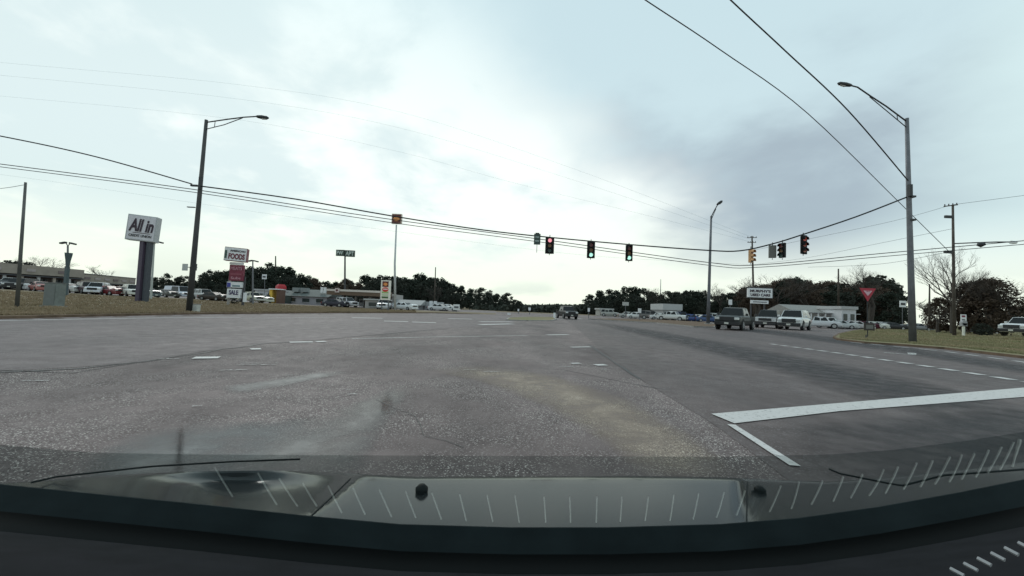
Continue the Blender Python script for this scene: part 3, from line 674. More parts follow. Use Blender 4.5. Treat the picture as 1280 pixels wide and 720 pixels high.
# white marker post and box, small sign at the right
D = 44; B = W(1204.5, 419, D); r = empty('marker_post', B, 'white post with a rounded grey box on top beside the right wooden pole', 'post')
MB().box((0, 0, .5), (.2, .15, 1.05)).build('post', mat('white_plastic', (.7, .7, .62), .5), r)
MB().cyl((0, 0, 1.33), .3, .3, 'y', 14).box((0, 0, 1.16), (.58, .3, .35)).build('meter_box', mat('meter_grey', (.3, .3, .31), .6), r, bevel=.02)
D = 55; B = W(1204.5, 408.5, D) + Vector((0, 0, 0)); B = W(1204.5, 409.5, D); r = empty('roadside_sign', B, 'small white sign with dark red heading standing behind the marker post', 'sign')
MB().box((0, 0, 1.15), (.75, .08, 1.3)).build('sign_plate', M_WHITE, r); MB().box((-.05, -.05, 1.55), (.5, .02, .25)).build('heading', M_MAROON, r)
MB().box((-.05, -.05, 1.0), (.45, .02, .35)).build('print_area', MATS['grey_print'], r); MB().box((0, 0, .25), (.14, .08, .5)).build('post', M_CHAR, r)
# cabinets on left verge
D = 26.5; B = base(67, D); r = empty('utility_cabinet', B, 'grey green metal utility cabinet standing on the left grass verge', 'utility cabinet')
hh = 29 / FPX * D; ww = 15 / FPX * D
MB().box((0, 0, hh / 2), (ww, .6, hh)).build('cabinet_body', mat('cabinet_green_grey', (.17, .19, .18), .6, noise=.2), r, bevel=.02)
MB().box((0, 0, hh + .02), (ww * 1.06, .66, .06)).build('lid', mat('cabinet_lid', (.13, .14, .14), .6), r)
MB().box((0, -.31, hh * .5), (ww * .86, .02, hh * .82)).build('door', mat('cabinet_door', (.15, .165, .16), .6), r); MB().box((0, 0, .02), (ww * 1.25, .8, .08)).build('plinth', M_KERB, r)
D = 29.2; B = W(244.5, 391.3, D); r = empty('control_box', B, 'small white box at the foot of the left street lamp', 'control box')
MB().box((0, 0, .31), (.44, .3, .62)).build('box_body', mat('off_white_box', (.5, .5, .46), .6, noise=.2), r, bevel=.02); MB().box((.02, -.16, .36), (.2, .02, .25)).build('door', mat('box_label', (.38, .38, .36), .6), r)
MB().box((0, 0, .64), (.5, .36, .04)).build('lid', M_KERB, r)
# small signs behind the left street lamp
D = 60; B = base(237, D); r = empty('hanging_shop_sign', B, 'small pale two part sign peeking out on both sides of the left street lamp', 'sign')
for x0, x1, m_ in ((228, 234.5, mat('pale_sign', (.45, .47, .47), .6)), (243.5, 246, M_CHAR)):
    q = W((x0 + x1) / 2, 334, D) - B; MB().box(q, ((x1 - x0) / FPX * D, .1, 8.5 / FPX * D)).build('sign_panel', m_, r)
t_ = W(237, 334, D) - B; MB().box((t_.x, .1, t_.z), (18 / FPX * D, .06, .1)).build('crossbar', M_CHAR, r); MB().tube([(0, .12, 0), (t_.x, .12, t_.z)], .08, 6).build('post', M_CHAR, r)
# small signs far away
def small_sign(px, y0, y1, wpx, D, label, m_=None, name='small_sign', stripe=None):
    B = base(px, D); r = empty(name, B, label, 'sign'); q = W(px, (y0 + y1) / 2, D) - B
    MB().box(q, (wpx / FPX * D, .12, (y1 - y0) / FPX * D)).build('sign_panel', m_ or M_WHITE, r, bevel=.01)
    if stripe: MB().box(q + Vector((0, -.08, 0)), (wpx / FPX * D * .7, .03, (y1 - y0) / FPX * D * .35)).build('print_band', stripe, r)
    if q.z > .3: MB().tube([(0, .1, 0), (q.x, .1, q.z)], .06, 6).build('post', M_STEEL, r)
small_sign(570.5, 380.5, 387.5, 8, 76, 'white rectangular yard sign right of the pale frame', stripe=M_STEEL)
small_sign(330.5, 343, 349, 5.5, 85, 'small white square sign in front of the dark woods left of the grey store', stripe=M_CHAR)
small_sign(799.5, 385.5, 391, 4, 68, 'small bright white square sign right of centre by the far kerb')
small_sign(782, 377.5, 382, 8, 90, 'pale low sign panel before the woods right of centre', mat('pale_tan', (.4, .4, .38), .6))
small_sign(736, 385, 389.5, 2.6, 75, 'narrow white sign at the roadside just right of the dark pickup')
small_sign(662, 384.5, 388, 3, 85, 'small white sign above the grassy median')
small_sign(648, 386, 389, 2, 88, 'tiny white marker left of the median sign')
small_sign(636, 391.5, 394.5, 4, 72, 'low white sign at the left tip of the grassy median')
small_sign(693, 391, 397.5, 2.6, 58, 'pale post sign on the right tip of the grassy median')
small_sign(1128.5, 376, 384, 8, 95, 'pale billboard behind the right street lamp at the end of the side road', stripe=M_CHAR)
small_sign(913, 0 + 374.5, 381, 4, 60, 'small white sign above the dark pickup waiting at the junction')

# parking lot twin lamps
def twin_lamp(bx, D, top, heads, label, m=M_STEEL):
    B = base(bx, D); T = W(*top, D); r = empty('car_park_lamp', B, label, 'lamp post', 'car park lamps')
    MB().tube(sub(B, [B, T]), [.14, .09], 8).build('pole', m, r)
    for (x, y) in heads:
        h_ = W(x, y, D); d = 1 if x > top[0] else -1
        MB().tube(sub(B, [T, h_ - Vector((d * .3, 0, -.05))]), .05, 6).build('arm', M_DSTEEL, r)
        MB().box(h_ - B, (.7, .35, .2), Matrix.Rotation(R(12 * d), 3, 'Y')).build('lamp_head', M_DSTEEL, r, bevel=.03)
    return r
twin_lamp(84, 50, (84.8, 307.5), [(79, 303.5), (91, 304.5)], 'twin headed car park lamp above the funnel shaped post at the left')
twin_lamp(188.5, 55, (193, 303.5), [(190.5, 304), (200.5, 303)], 'pale twin headed car park lamp right of the credit union sign', mat('pale_lamp_post', (.4, .42, .4), .5))
twin_lamp(316, 62, (316, 327), [(313, 326), (320, 326.5)], 'slim twin headed car park lamp right of the FOODS sign')
D = 47; B = base(81, D); r = empty('funnel_post', B, 'dark teal post widening to a funnel shaped top at the left car park', 'post')
T = W(81.3, 316, D) - B; Mt = mat('dark_teal_metal', (.06, .09, .10), .5)
MB().box((0, 0, (T.z - 1.6) / 2), (.3, .3, T.z - 1.6)).build('post', Mt, r)
MB().tube([(0, 0, T.z - 1.7), (0, 0, T.z - .9), (0, 0, T.z - .3), (0, 0, T.z)], [.2, .3, .42, .46], 4).build('funnel_top', Mt, r)

# ================================================================== vehicles
M_TYRE = mat('tyre_rubber', (.015, .015, .016), .85); M_RIM = mat('alloy_rim', (.35, .36, .37), .35, metal=.6)
M_GLASS = mat('car_glass', (.008, .010, .011), .12, spec=.3); M_LAMP = mat('headlight_glass', (.6, .62, .62), .15, coat=.5)
M_TAIL = mat('tail_light_red', (.25, .015, .015), .3); M_TRIM = mat('black_trim', (.02, .02, .022), .6); M_CHROME = mat('chrome', (.5, .51, .52), .25, metal=.8)
M_PLATE = mat('number_plate', (.55, .55, .5), .5)
def paintm(name, c): return mat('car_paint_' + name, c, .4, spec=.3 if max(c) < .1 else .5, coat=.12 if max(c) < .1 else .5, noise=.05)
KINDS = dict(
    sedan=dict(L=4.7, w=.9, zt=.93, H=1.45, hood=1.15, deck=.95, wsb=1.25, rf=.45, rr=-.95, rb=-1.6, wb=1.4, wr=.33, zb=.2),
    suv=dict(L=4.7, w=.97, zt=1.17, H=1.88, hood=1.15, deck=1.15, wsb=1.2, rf=.7, rr=-2.0, rb=-2.3, wb=1.42, wr=.41, zb=.30),
    pickup=dict(L=5.6, w=1.0, zt=1.22, H=1.9, hood=1.22, deck=1.15, wsb=1.3, rf=.8, rr=-.75, rb=-.98, wb=1.8, wr=.44, zb=.36, bed=True),
    van=dict(L=5.4, w=1.0, zt=1.2, H=2.2, hood=1.1, deck=1.2, wsb=1.9, rf=1.35, rr=-2.6, rb=-2.68, wb=1.6, wr=.38, zb=.3))
CARN = [0]
MCACHE = {}
def car(kind, colname, col, loc, yaw, label, grp=None, detail=True, lift=0, scale=1.0, front_black=False):
    """front of the car is local -y"""
    K = KINDS[kind]; P = paintm(colname, col); r = empty(dict(sedan='parked_car', suv='suv', pickup='pickup_truck', van='van')[kind], loc, label, dict(sedan='car', suv='suv', pickup='pickup truck', van='van')[kind], grp, yaw)
    r.scale = (scale,) * 3
    key = (kind, colname, front_black)
    def part(name, fn, m, parent=r, smooth=False, bevel=0, sub_=None):
        k2 = key + (name, sub_)
        if k2 not in MCACHE: mb = MB(); fn(mb); MCACHE[k2] = mb.mesh(name, m, smooth)
        o = bpy.data.objects.new(name, MCACHE[k2]); C.objects.link(o); o.parent = parent
        if bevel: b_ = o.modifiers.new('bevel', 'BEVEL'); b_.width = bevel; b_.segments = 2; b_.limit_method = 'ANGLE'
        return o
    L2 = K['L'] / 2; w_ = K['w']; zt = K['zt']; H = K['H']; zb = K['zb']; wr = K['wr']
    bed = K.get('bed')
    def body(mb):
        st = [(-L2, .9, zb + .12, zt - .28), (-L2 + .08, .96, zb, K['hood'] - .16), (-L2 + .4, 1, zb, K['hood'] - .04), (-K['wsb'], 1, zb, zt), (0, 1, zb, zt), (K['rb'] * -1, 1, zb, zt)]
        if bed: st += [(1.1, 1, zb, .78), (L2 - .05, .98, zb, .78), (L2, .95, zb + .1, .76)]
        else: st += [(L2 - .35, .99, zb, K['deck'] - .02), (L2 - .06, .95, zb + .05, K['deck'] - .1), (L2, .9, zb + .14, K['deck'] - .25)]
        st = sorted(st)
        rows = []
        for y, k, z0, z1 in st:
            hw = w_ * k; h_ = z1 - z0
            rows.append([(-hw * .86, y, z0), (-hw * .97, y, z0 + h_ * .18), (-hw, y, z0 + h_ * .5), (-hw * .97, y, z0 + h_ * .86), (-hw * .88, y, z1), (0, y, z1 + .03), (hw * .88, y, z1), (hw * .97, y, z0 + h_ * .86), (hw, y, z0 + h_ * .5), (hw * .97, y, z0 + h_ * .18), (hw * .86, y, z0)])
        mb.grid(rows); n = len(rows[0]); mb.f.append(tuple(range(n))); mb.f.append(tuple(range((len(rows) - 1) * n, len(rows) * n))[::-1])
        for i in range(len(rows) - 1): mb.f.append((i * n, (i + 1) * n, (i + 1) * n + n - 1, i * n + n - 1))
        if bed:
            for s_ in (-1, 1): mb.box((s_ * w_ * .93, (1.0 + L2) / 2, .95), (.1, L2 - 1.0, .42))
            mb.box((0, L2 - .06, .95), (w_ * 1.8, .08, .4)); mb.box((0, 1.02, .95), (w_ * 1.8, .06, .4))
    part('body', body, P)
    b0, t0 = w_ * .9, w_ * .72
    yw, yf, yr, yb = -K['wsb'], -K['rf'], -K['rr'], -K['rb']
    def cabin(mb):
        rows = [[(-b0, yw, zt), (-b0, yw, zt), (b0, yw, zt), (b0, yw, zt)], [(-b0, yf, zt), (-t0, yf, H - .05), (t0, yf, H - .05), (b0, yf, zt)],
                [(-b0, (yf + yr) / 2, zt), (-t0, (yf + yr) / 2, H), (t0, (yf + yr) / 2, H), (b0, (yf + yr) / 2, zt)], [(-b0, yr, zt), (-t0, yr, H - .04), (t0, yr, H - .04), (b0, yr, zt)], [(-b0, yb, zt), (-b0, yb, zt), (b0, yb, zt), (b0, yb, zt)]]
        mb.grid(rows)
    part('cabin', cabin, P)
    def slab(a_, b_, c_, d_, off):  # 4 corner quad, inset, pushed out
        a_, b_, c_, d_ = map(Vector, (a_, b_, c_, d_)); cen = (a_ + b_ + c_ + d_) / 4; n_ = (b_ - a_).cross(d_ - a_).normalized()
        if n_.dot(cen - Vector((0, 0, zt))) < 0: n_ = -n_
        def f(mb): mb.quad(*[q.lerp(cen, .07) + n_ * off for q in (a_, b_, c_, d_)])
        return f
    part('windscreen', slab((-b0, yw, zt), (b0, yw, zt), (t0, yf, H - .05), (-t0, yf, H - .05), .012), M_GLASS)
    part('rear_window', slab((-b0, yb, zt), (b0, yb, zt), (t0, yr, H - .04), (-t0, yr, H - .04), .012), M_GLASS)
    for s_ in (-1, 1):
        n_ = 3 if kind == 'suv' else 2
        ys = [yf + (yr - yf) * i / n_ for i in range(n_ + 1)]
        for i in range(n_):
            a_, b_ = ys[i] + .03, ys[i + 1] - .03
            a0 = a_ + (yw - yf) * .6 if i == 0 else a_; b00 = b_ + (yb - yr) * .5 if i == n_ - 1 else b_
            if kind == 'van' and i > 0: continue
            part('side_window', slab((s_ * b0, a0, zt), (s_ * b0, b00, zt), (s_ * t0, b_, H - .08), (s_ * t0, a_, H - .08), .014), M_GLASS, sub_=(s_, i))
        if detail:
            part('mirror', lambda mb: mb.box((s_ * (w_ + .1), yw + .25, zt + .1), (.2, .12, .18)), P, sub_=s_, bevel=.02)
    for sx in (-1, 1):
        for sy in (-1, 1):
            yy = sy * K['wb']
            if detail:
                part('wheel_arch', lambda mb: mb.cyl((sx * (w_ - .045), yy, wr + .02), wr * 1.18, .11, 'x', 20), M_TRIM, sub_=(sx, sy))
            wh = part('wheel', lambda mb: mb.cyl((sx * (w_ - .09), yy, wr), wr, .24, 'x', 18), M_TYRE, sub_=(sx, sy))
            part('rim', lambda mb: mb.cyl((sx * (w_ + .02), yy, wr), wr * .62, .04, 'x', 12, ).cyl((sx * (w_ + .045), yy, wr), wr * .18, .03, 'x', 8), M_RIM, wh, sub_=(sx, sy))
    fz = (zb + K['hood']) / 2
    part('front_bumper', lambda mb: mb.box((0, -L2 - .01, zb + .2), (w_ * 1.86, .2, .3)), M_TRIM if front_black else (M_CHROME if kind == 'pickup' else P), bevel=.04)
    part('grille', lambda mb: mb.box((0, -L2 - .01, fz + .13), (w_ * 1.1, .14, .34 if kind != 'sedan' else .2)), M_TRIM, bevel=.02)
    part('number_plate', lambda mb: mb.box((0, -L2 - .125, zb + .2), (.32, .02, .15)), M_PLATE)
    for s_ in (-1, 1):
        part('headlight', lambda mb: mb.box((s_ * w_ * .73, -L2 + .03, fz + .16), (w_ * .36, .16, .2)), M_LAMP, sub_=s_, bevel=.03)
        part('tail_light', lambda mb: mb.box((s_ * w_ * .86, L2 - .03, (zb + K['deck']) / 2 + .12), (.2, .1, .3)), M_TAIL, sub_=s_)
    part('rear_bumper', lambda mb: mb.box((0, L2 - .02, zb + .18), (w_ * 1.8, .16, .24)), M_TRIM)
    return r
def cpos(px, D):
    return base(px, D)
# waiting vehicles
r = car('pickup', 'black_green', (.016, .021, .021), G(919, 411.8, .012), R(-42), 'dark green black pickup truck waiting nearest the brown traffic island', None, front_black=True, scale=1.2)
r = car('suv', 'charcoal', (.05, .05, .055), G(962, 409.8, .012), R(-42), 'charcoal vehicle with pale front standing between the dark pickup and the silver suv', None, front_black=False, scale=1.3)
MB().box((0, -2.5, .86), (1.9, .1, .42)).build('pale_front_frame', mat('pale_front', (.55, .56, .57), .4, metal=.2), r, bevel=.04)
MB().box((0, -2.56, .86), (1.1, .06, .26)).build('grille_opening', M_TRIM, r)
r = car('suv', 'silver', (.62, .64, .64), G(993, 412, .012), R(-46), 'silver suv waiting rightmost of the three at the side road', None, front_black=True, scale=1.32)
MB().box((0, 1.2, 1.86), (1.3, 2.2, .05)).build('roof_rack', M_TRIM, r)
r = car('pickup', 'oncoming_black', (.005, .005, .006), G(708, 398.3, .006), R(8), 'black pickup truck coming along the road beyond the grassy median', None, front_black=True, scale=1.0)
car('pickup', 'plain_white', (.62, .63, .63), W(1286, 420.5, 42), R(-74), 'white pickup truck at the right edge beyond the grass island', None, front_black=True, scale=1.05)
# left car park rows
gl = 'cars parked in front of the left shopping plaza'
for k, (px, D, kd, cn, cc, yw_, lb) in enumerate([
    (4, 62, 'sedan', 'slate', (.09, .1, .11), 70, 'slate grey car parked at the very left edge of the plaza car park'),
    (15, 63, 'suv', 'white', (.6, .6, .6), 25, 'white suv parked left of the far left pole before the plaza'),
    (27, 62, 'suv', 'black', (.02, .02, .022), 20, 'black suv parked just behind the far left pole'),
    (38, 63, 'sedan', 'pearl', (.55, .55, .55), 20, 'pearl white car parked right of the far left pole'),
    (51, 60, 'sedan', 'pink_red', (.34, .10, .09), 60, 'faded pinkish red car parked left of the utility cabinet'),
    (85, 62, 'sedan', 'offwhite', (.55, .55, .53), 80, 'off white low car parked behind the funnel shaped post'),
    (97, 66, 'sedan', 'graphite', (.05, .05, .055), 80, 'graphite car parked under the plaza canopy end'),
    (109, 62, 'suv', 'wine_black', (.05, .02, .03), 60, 'very dark wine coloured suv parked beside the white suv and red cars'),
    (122, 62, 'suv', 'cool_white', (.58, .6, .65), 30, 'cool white suv parked between the wine dark suv and the red cars'),
    (136, 62, 'sedan', 'deep_red', (.16, .015, .02), 80, 'deep red sedan parked broadside in the row of two red cars'),
    (151, 63, 'sedan', 'brick_red', (.19, .03, .03), 75, 'brick red sedan parked broadside next to the deep red sedan'),
    (165, 62, 'suv', 'cream_white', (.6, .6, .55), 55, 'cream white suv parked left of the credit union posts'),
    (183, 64, 'sedan', 'teal', (.07, .1, .11), 70, 'dark teal car parked between the credit union posts and the pale lamp'),
    (207, 72, 'sedan', 'olive', (.08, .08, .07), 70, 'dark olive car parked left of the white van group'),
    (222, 74, 'van', 'bluish_white', (.58, .6, .66), 70, 'bluish white van parked left of the left street lamp'),
    (254, 72, 'suv', 'grey_white', (.5, .5, .5), 60, 'greyish white suv parked right of the left street lamp'),
    (267, 68, 'sedan', 'black_brown', (.04, .03, .025), 80, 'black brown car parked before the trees right of the left street lamp'),
    (314, 72, 'pickup', 'pale_yellow', (.5, .48, .36), 60, 'pale yellow pickup truck parked beside the FOODS sign'),
    (326, 76, 'sedan', 'pale_cream', (.5, .5, .42), 70, 'pale cream car parked left of the yellow red entrance'),
    (419, 74, 'sedan', 'night_blue', (.03, .03, .045), 80, 'night blue car parked right of the grey store'),
    (433, 76, 'suv', 'light_grey', (.45, .45, .47), 60, 'light grey suv under the gas station canopy'),
    (480, 70, 'suv', 'ice_white', (.6, .62, .66), 10, 'ice white suv facing out below the gas price sign'),
    (505.5, 72, 'sedan', 'bright_white', (.68, .69, .7), 65, 'bright white car parked right of the slender shell mast'),
    (549, 84, 'sedan', 'white_small', (.6, .6, .6), 80, 'white car standing under the pale frame shelter'),
    (560, 86, 'sedan', 'low_white', (.62, .62, .62), 85, 'low white car just right of the pale frame shelter')]):
    car(kd, cn, cc, cpos(px, D), R(yw_), lb, gl if px < 300 else 'cars parked around the gas station', detail=False)
gr = 'cars parked in the lot on the right'
for k, (px, D, kd, cn, cc, yw_, lb) in enumerate([
    (762, 105, 'suv', 'beige', (.35, .35, .32), 70, 'pale beige suv far back at the left end of the right car lot'),
    (786, 92, 'sedan', 'stone', (.38, .38, .36), 80, 'stone grey car behind the small bright white square sign'),
    (797, 88, 'sedan', 'snow', (.68, .68, .66), 70, 'snow white car standing alone in the gap right of the white square sign'),
    (814, 85, 'suv', 'taupe', (.12, .11, .10), 70, 'taupe suv left of the white pickup in the car lot'),
    (825, 84, 'sedan', 'milk', (.62, .62, .6), 80, 'milk white sedan between the taupe suv and the white pickup'),
    (840, 80, 'pickup', 'chalk', (.62, .63, .62), 50, 'chalk white pickup truck facing out in the car lot'),
    (851, 82, 'suv', 'navy', (.02, .03, .07), 80, 'navy suv next to the chalk white pickup'),
    (864, 80, 'sedan', 'bright_blue', (.015, .05, .20), 78, 'bright blue sedan left of the slim street lamp'),
    (876, 84, 'sedan', 'paper', (.6, .62, .6), 78, 'white sedan whose roof shows behind the bright blue sedan'),
    (884, 79, 'sedan', 'mid_blue', (.03, .07, .18), 78, 'mid blue sedan directly behind the slim street lamp'),
    (897, 84, 'suv', 'silver_grey', (.42, .43, .42), 70, 'silver grey suv right of the slim street lamp'),
    (1024, 66, 'pickup', 'frost', (.58, .59, .61), 60, 'frost white pickup truck parked just right of the silver suv'),
    (1037, 70, 'suv', 'porcelain', (.66, .67, .66), 50, 'porcelain white suv before the long pale building'),
    (1050, 68, 'sedan', 'ash', (.48, .5, .5), 60, 'ash silver car before the long pale building'),
    (1060, 74, 'sedan', 'dark_wine', (.10, .02, .03), 65, 'dark wine red car at the right end of the long building'),
    (1069, 68, 'sedan', 'rose_white', (.5, .47, .47), 70, 'rose white car left of the yield sign post'),
    (1077, 72, 'sedan', 'burgundy', (.08, .015, .03), 80, 'burgundy car directly behind the yield sign post'),
    (1091, 78, 'sedan', 'linen', (.6, .6, .56), 80, 'linen white car right of the yield sign post'),
    (1101, 80, 'sedan', 'marble', (.62, .62, .62), 80, 'marble white car second right of the yield sign post'),
    (1114, 78, 'sedan', 'blackened', (.03, .03, .033), 80, 'blackish car last in the row before the right street lamp'),
    (1146, 80, 'sedan', 'smoke', (.2, .2, .21), 75, 'smoke grey car seen just right of the right street lamp'),
    (1228, 74, 'sedan', 'gunmetal', (.15, .16, .17), 70, 'gunmetal car partly hidden by the round brown tree')]):
    car(kd, cn, cc, cpos(px, D), R(yw_), lb, gr, detail=False)

# ================================================================== buildings
def wall_box(r, name, c0, d, m_): return MB().box(c0, d).build(name, m_, r)
M_BEIGE = mat('beige_parapet', (.30, .26, .22), .8, noise=.15, nscale=.6); M_BRICK = mat('dull_brown_wall', (.13, .10, .09), .85, noise=.2)
M_DKGL = mat('shopfront_glass', (.03, .04, .042), .12); M_TEALW = mat('grey_teal_wall', (.12, .14, .14), .7); M_PALE = mat('pale_wall', (.42, .42, .42), .8, noise=.1)
def plaza(px0, px1, D0, D1, ytop0, ytop1, label, n, m_wall, canopy, xt=0, name='shopping_plaza'):
    """long shop building whose front runs from (px0,D0) to (px1,D1)"""
    A = base(px0, D0); Bq = base(px1, D1); L_ = Vector((Bq.x - A.x, Bq.y - A.y, 0)); ln = L_.length; u = L_.normalized(); rz = math.atan2(u.y, u.x)
    H0 = W(px0, ytop0, D0).z - A.z; z0 = min(A.z, Bq.z)
    r = empty(name, (A.x, A.y, A.z), label, 'building', None, rz)
    H1 = W(px1, ytop1, D1).z - A.z; H = (H0 + H1) / 2; ph = H * .42
    MB().box((ln / 2, 9, (H - ph) / 2 + ph * .2), (ln, 14, H - ph * .6)).build('wall', m_wall, r)
    par = MB().prism([(0, 0, H0 - ph), (ln, 0, H0 - ph), (ln, 0, H1), (0, 0, H0)], (0, 2.0, 0)).build('parapet', M_BEIGE, r)
    MB().box((ln / 2, .99, max(H0, H1) + .05), (ln + .1, 2.2, .12)).build('coping', M_STEEL, par) if abs(H0 - H1) < .2 else None
    MB().box((ln / 2, .9, H - ph - .12), (ln, 2.6, .22)).build('canopy', M_CHAR, r)
    for i in range(n + 1):
        x = min(max(ln * i / n, .3), ln - .3); MB().box((x, .1, (H0 - ph - .2) / 2), (.45, .45, H0 - ph - .25)).build('column', M_PALE if i % 2 else M_BEIGE, r)
    for i in range(n):
        x = ln * (i + .5) / n; f = MB().box((x, 1.97, (H0 - ph) * .42), (ln / n * .72, .1, (H0 - ph) * .68)).build('shop_window', M_DKGL, r)
        for k in (-.33, 0, .33): MB().box((x + k * ln / n * .7, 1.9, (H0 - ph) * .42), (.08, .06, (H0 - ph) * .68)).build('mullion', M_STEEL, f)
        if i % 2 == 0 or canopy: MB().box((x, -.06, H - ph * .5), (ln / n * .55, .12, ph * .28)).build('shop_sign', mat('faded_sign', (.36, .31, .3), .6) if i % 3 else mat('faded_sign_dark', (.17, .13, .13), .6), r)
    return r
plaza(-70, 103, 74, 92, 322, 337.5, 'long beige shopping plaza with dark covered shopfronts behind the left verge', 8, M_BRICK, False)
plaza(101, 168, 93, 112, 342.5, 348, 'lower beige wing of shops continuing right of the shopping plaza', 6, M_BRICK, True)
# white low building left of left lamp
def simple_house(px0, px1, ytop, D, depth, label, mw, mr, gable=True, win=3, name='building', over=.5, rh=None, eave=.55, winm=None, yaw=0, doors=0):
    A = base((px0 + px1) / 2, D); wd = (px1 - px0) / FPX * D; H = W((px0 + px1) / 2, ytop, D).z - A.z; r = empty(name, A, label, 'building', None, yaw); eh = H * eave
    MB().box((0, depth / 2, eh / 2), (wd, depth, eh)).build('wall', mw, r)
    if gable: MB().prism([(-wd / 2 - over, -over, eh), (-wd / 2 - over, depth + over, eh), (-wd / 2 - over, depth / 2, H)], (wd + 2 * over, 0, 0)).build('roof', mr, r)
    else: MB().box((0, depth / 2, (eh + H) / 2), (wd + over, depth + over, H - eh)).build('roof', mr, r)
    for i in range(win):
        x = -wd / 2 + wd * (i + .5) / win
        f = MB().box((x, -.04, eh * .52), (wd / win * .5, .12, eh * .45)).build('window', winm or M_DKGL, r)
        MB().box((x, -.1, eh * .52 - eh * .25), (wd / win * .56, .12, .1)).build('sill', M_PALE, f)
    return r, A, wd, H, eh
r, A, wd, H, eh = simple_house(318, 346, 361.5, 92, 8, 'small white block building left of the yellow red entrance', mat('white_block', (.5, .5, .52), .8, noise=.15), M_PALE, False, 2, eave=.88)
MB().box((wd * .12, -.3, H * .45), (.35, .3, H * .85), Matrix.Rotation(R(25), 3, 'Y')).build('stair_stringer', M_CHAR, r)
r, A, wd, H, eh = simple_house(356, 408, 361, 84, 10, 'low grey store with grey green hipped roof and white vents', mat('store_pale_wall', (.34, .33, .35), .8), mat('grey_green_roof', (.095, .11, .105), .8, noise=.2, nscale=1), True, 3, eave=.52)
for x in (-.46, -.2): MB().box((wd * x * .8, 2.2, H * .93), (1.3, 1.2, .9)).build('roof_unit', mat('roof_unit_grey', (.22, .24, .24), .6), r)
for x in (.27, .345): MB().box((wd * x, 1.8, H * .98), (.4, .4, 1.2)).build('roof_vent', mat('bright_white', (.75, .75, .75), .5), r)
MB().box((-wd * .42, -.25, eh * .5), (wd * .16, .3, eh * .95)).build('entrance_bay', mat('dark_teal_bay', (.03, .05, .05), .4), r)
# yellow red entrance
A = base(347, 80); r = empty('entrance_tower', A, 'yellow and brown entrance bay with a red top block beside the grey store', 'building')
s = 80 / FPX; MB().box((-.9, 0, 17 * s / 2), (3.6 * s, 2, 17 * s)).build('yellow_pier', mat('yellow_paint', (.75, .48, .07), .6), r)
MB().box((.55, 0, 17 * s / 2), (4 * s, 2, 17 * s)).build('brown_pier', mat('brown_wall', (.13, .07, .05), .7), r)
MB().box((-.1, -.2, 17.5 * s), (13 * s, 2.4, 1.2 * s)).build('white_band', M_WHITE, r)
MB().tube([(.1, .6, 18 * s), (.1, .6, 21.5 * s), (.1, .6, 24 * s)], [1.15, 1.1, .7], 4).build('red_top', mat('deep_red_top', (.38, .02, .03), .6), r)
MB().box((-1.35, -1.05, 1.0), (.6, .1, 1.3)).build('door', M_CHAR, r)
# gas station canopy
D = 80; A = base(445, D); r = empty('gas_station', A, 'gas station with brown and white canopy band and pale kiosk behind the pumps', 'gas station'); s = D / FPX
zc = W(440, 366, D).z - A.z
MB().box((-.3, 3, zc), (66 * s, 8, 1.1)).build('canopy', mat('canopy_brown', (.14, .09, .06), .6), r)
MB().box((-.3, -1.06, zc + .38), (66.4 * s, .14, .4)).build('canopy_stripe', mat('canopy_cream', (.62, .55, .5), .6), r)
e_ = MB().box((-21.5 * s, -1.2, zc + .35), (5 * s, .2, 5.2 * s)).build('canopy_emblem', mat('emblem_pink', (.6, .5, .48), .5), r); MB().cyl((-21.5 * s, -1.32, zc + .35), .22, .05, 'y', 10).build('emblem_spot', M_SHRED, e_)
for x in (-24, -8, 10, 26): MB().box((x * s, 3, (zc - .5) / 2), (.45, .45, zc - .5)).build('canopy_column', M_PALE, r)
MB().box((14 * s, 10, 1.5), (44 * s, 6, 3.0)).build('kiosk', mat('kiosk_wall', (.36, .34, .33), .8), r)
MB().box((14 * s, 6.9, 2.85), (45 * s, .4, .5)).build('kiosk_fascia', mat('kiosk_fascia', (.5, .48, .45), .7), r)
for i in range(5): MB().box(((-4 + i * 8) * s, 6.95, 1.3), (5.4 * s, .1, 1.6)).build('kiosk_window', M_DKGL if i % 2 else M_BRICK, r)
for x in (-16, 0, 16): 
    p_ = MB().box((x * s, 3, .95), (.9, .6, 1.6)).build('fuel_pump', mat('pump_grey', (.3, .3, .3), .5), r); MB().box((x * s, 2.68, 1.25), (.6, .04, .5)).build('pump_display', M_CHAR, p_)
simple_house(456, 475, 373.5, 72, 6, 'pale low wall building at the right end of the gas station canopy', mat('pale_concrete', (.36, .34, .33), .8), M_PALE, False, 1, eave=.86)
simple_house(492, 523, 374.5, 84, 8, 'low grey gabled building behind the white car by the shell mast', mat('grey_siding', (.25, .25, .26), .8), mat('light_grey_roof', (.26, .27, .27), .7, noise=.2), True, 3, eave=.45)
# pale frame shelter
D = 90; A = base(542.5, D); r = empty('shelter', A, 'pale open frame shelter with a flat header in front of the dark woods', 'shelter'); s = D / FPX; hh = W(542.5, 377.5, D).z - A.z
for x in (-9, 9): MB().box((x * s, 0, hh / 2), (3.2 * s, 2.5, hh)).build('pier', mat('shelter_grey', (.36, .37, .38), .8), r)
MB().box((0, 0, hh - .6), (21.6 * s, 2.7, 1.2)).build('header', MATS['shelter_grey'], r); MB().box((0, 1.1, hh * .45), (13 * s, .2, hh * .5)).build('back_panel', M_CHAR, r)
for x in (-2.6, 2.6): MB().box((x * s, -1.38, hh - .8), (4 * s, .06, 2.0)).build('notice', M_WHITE, r)
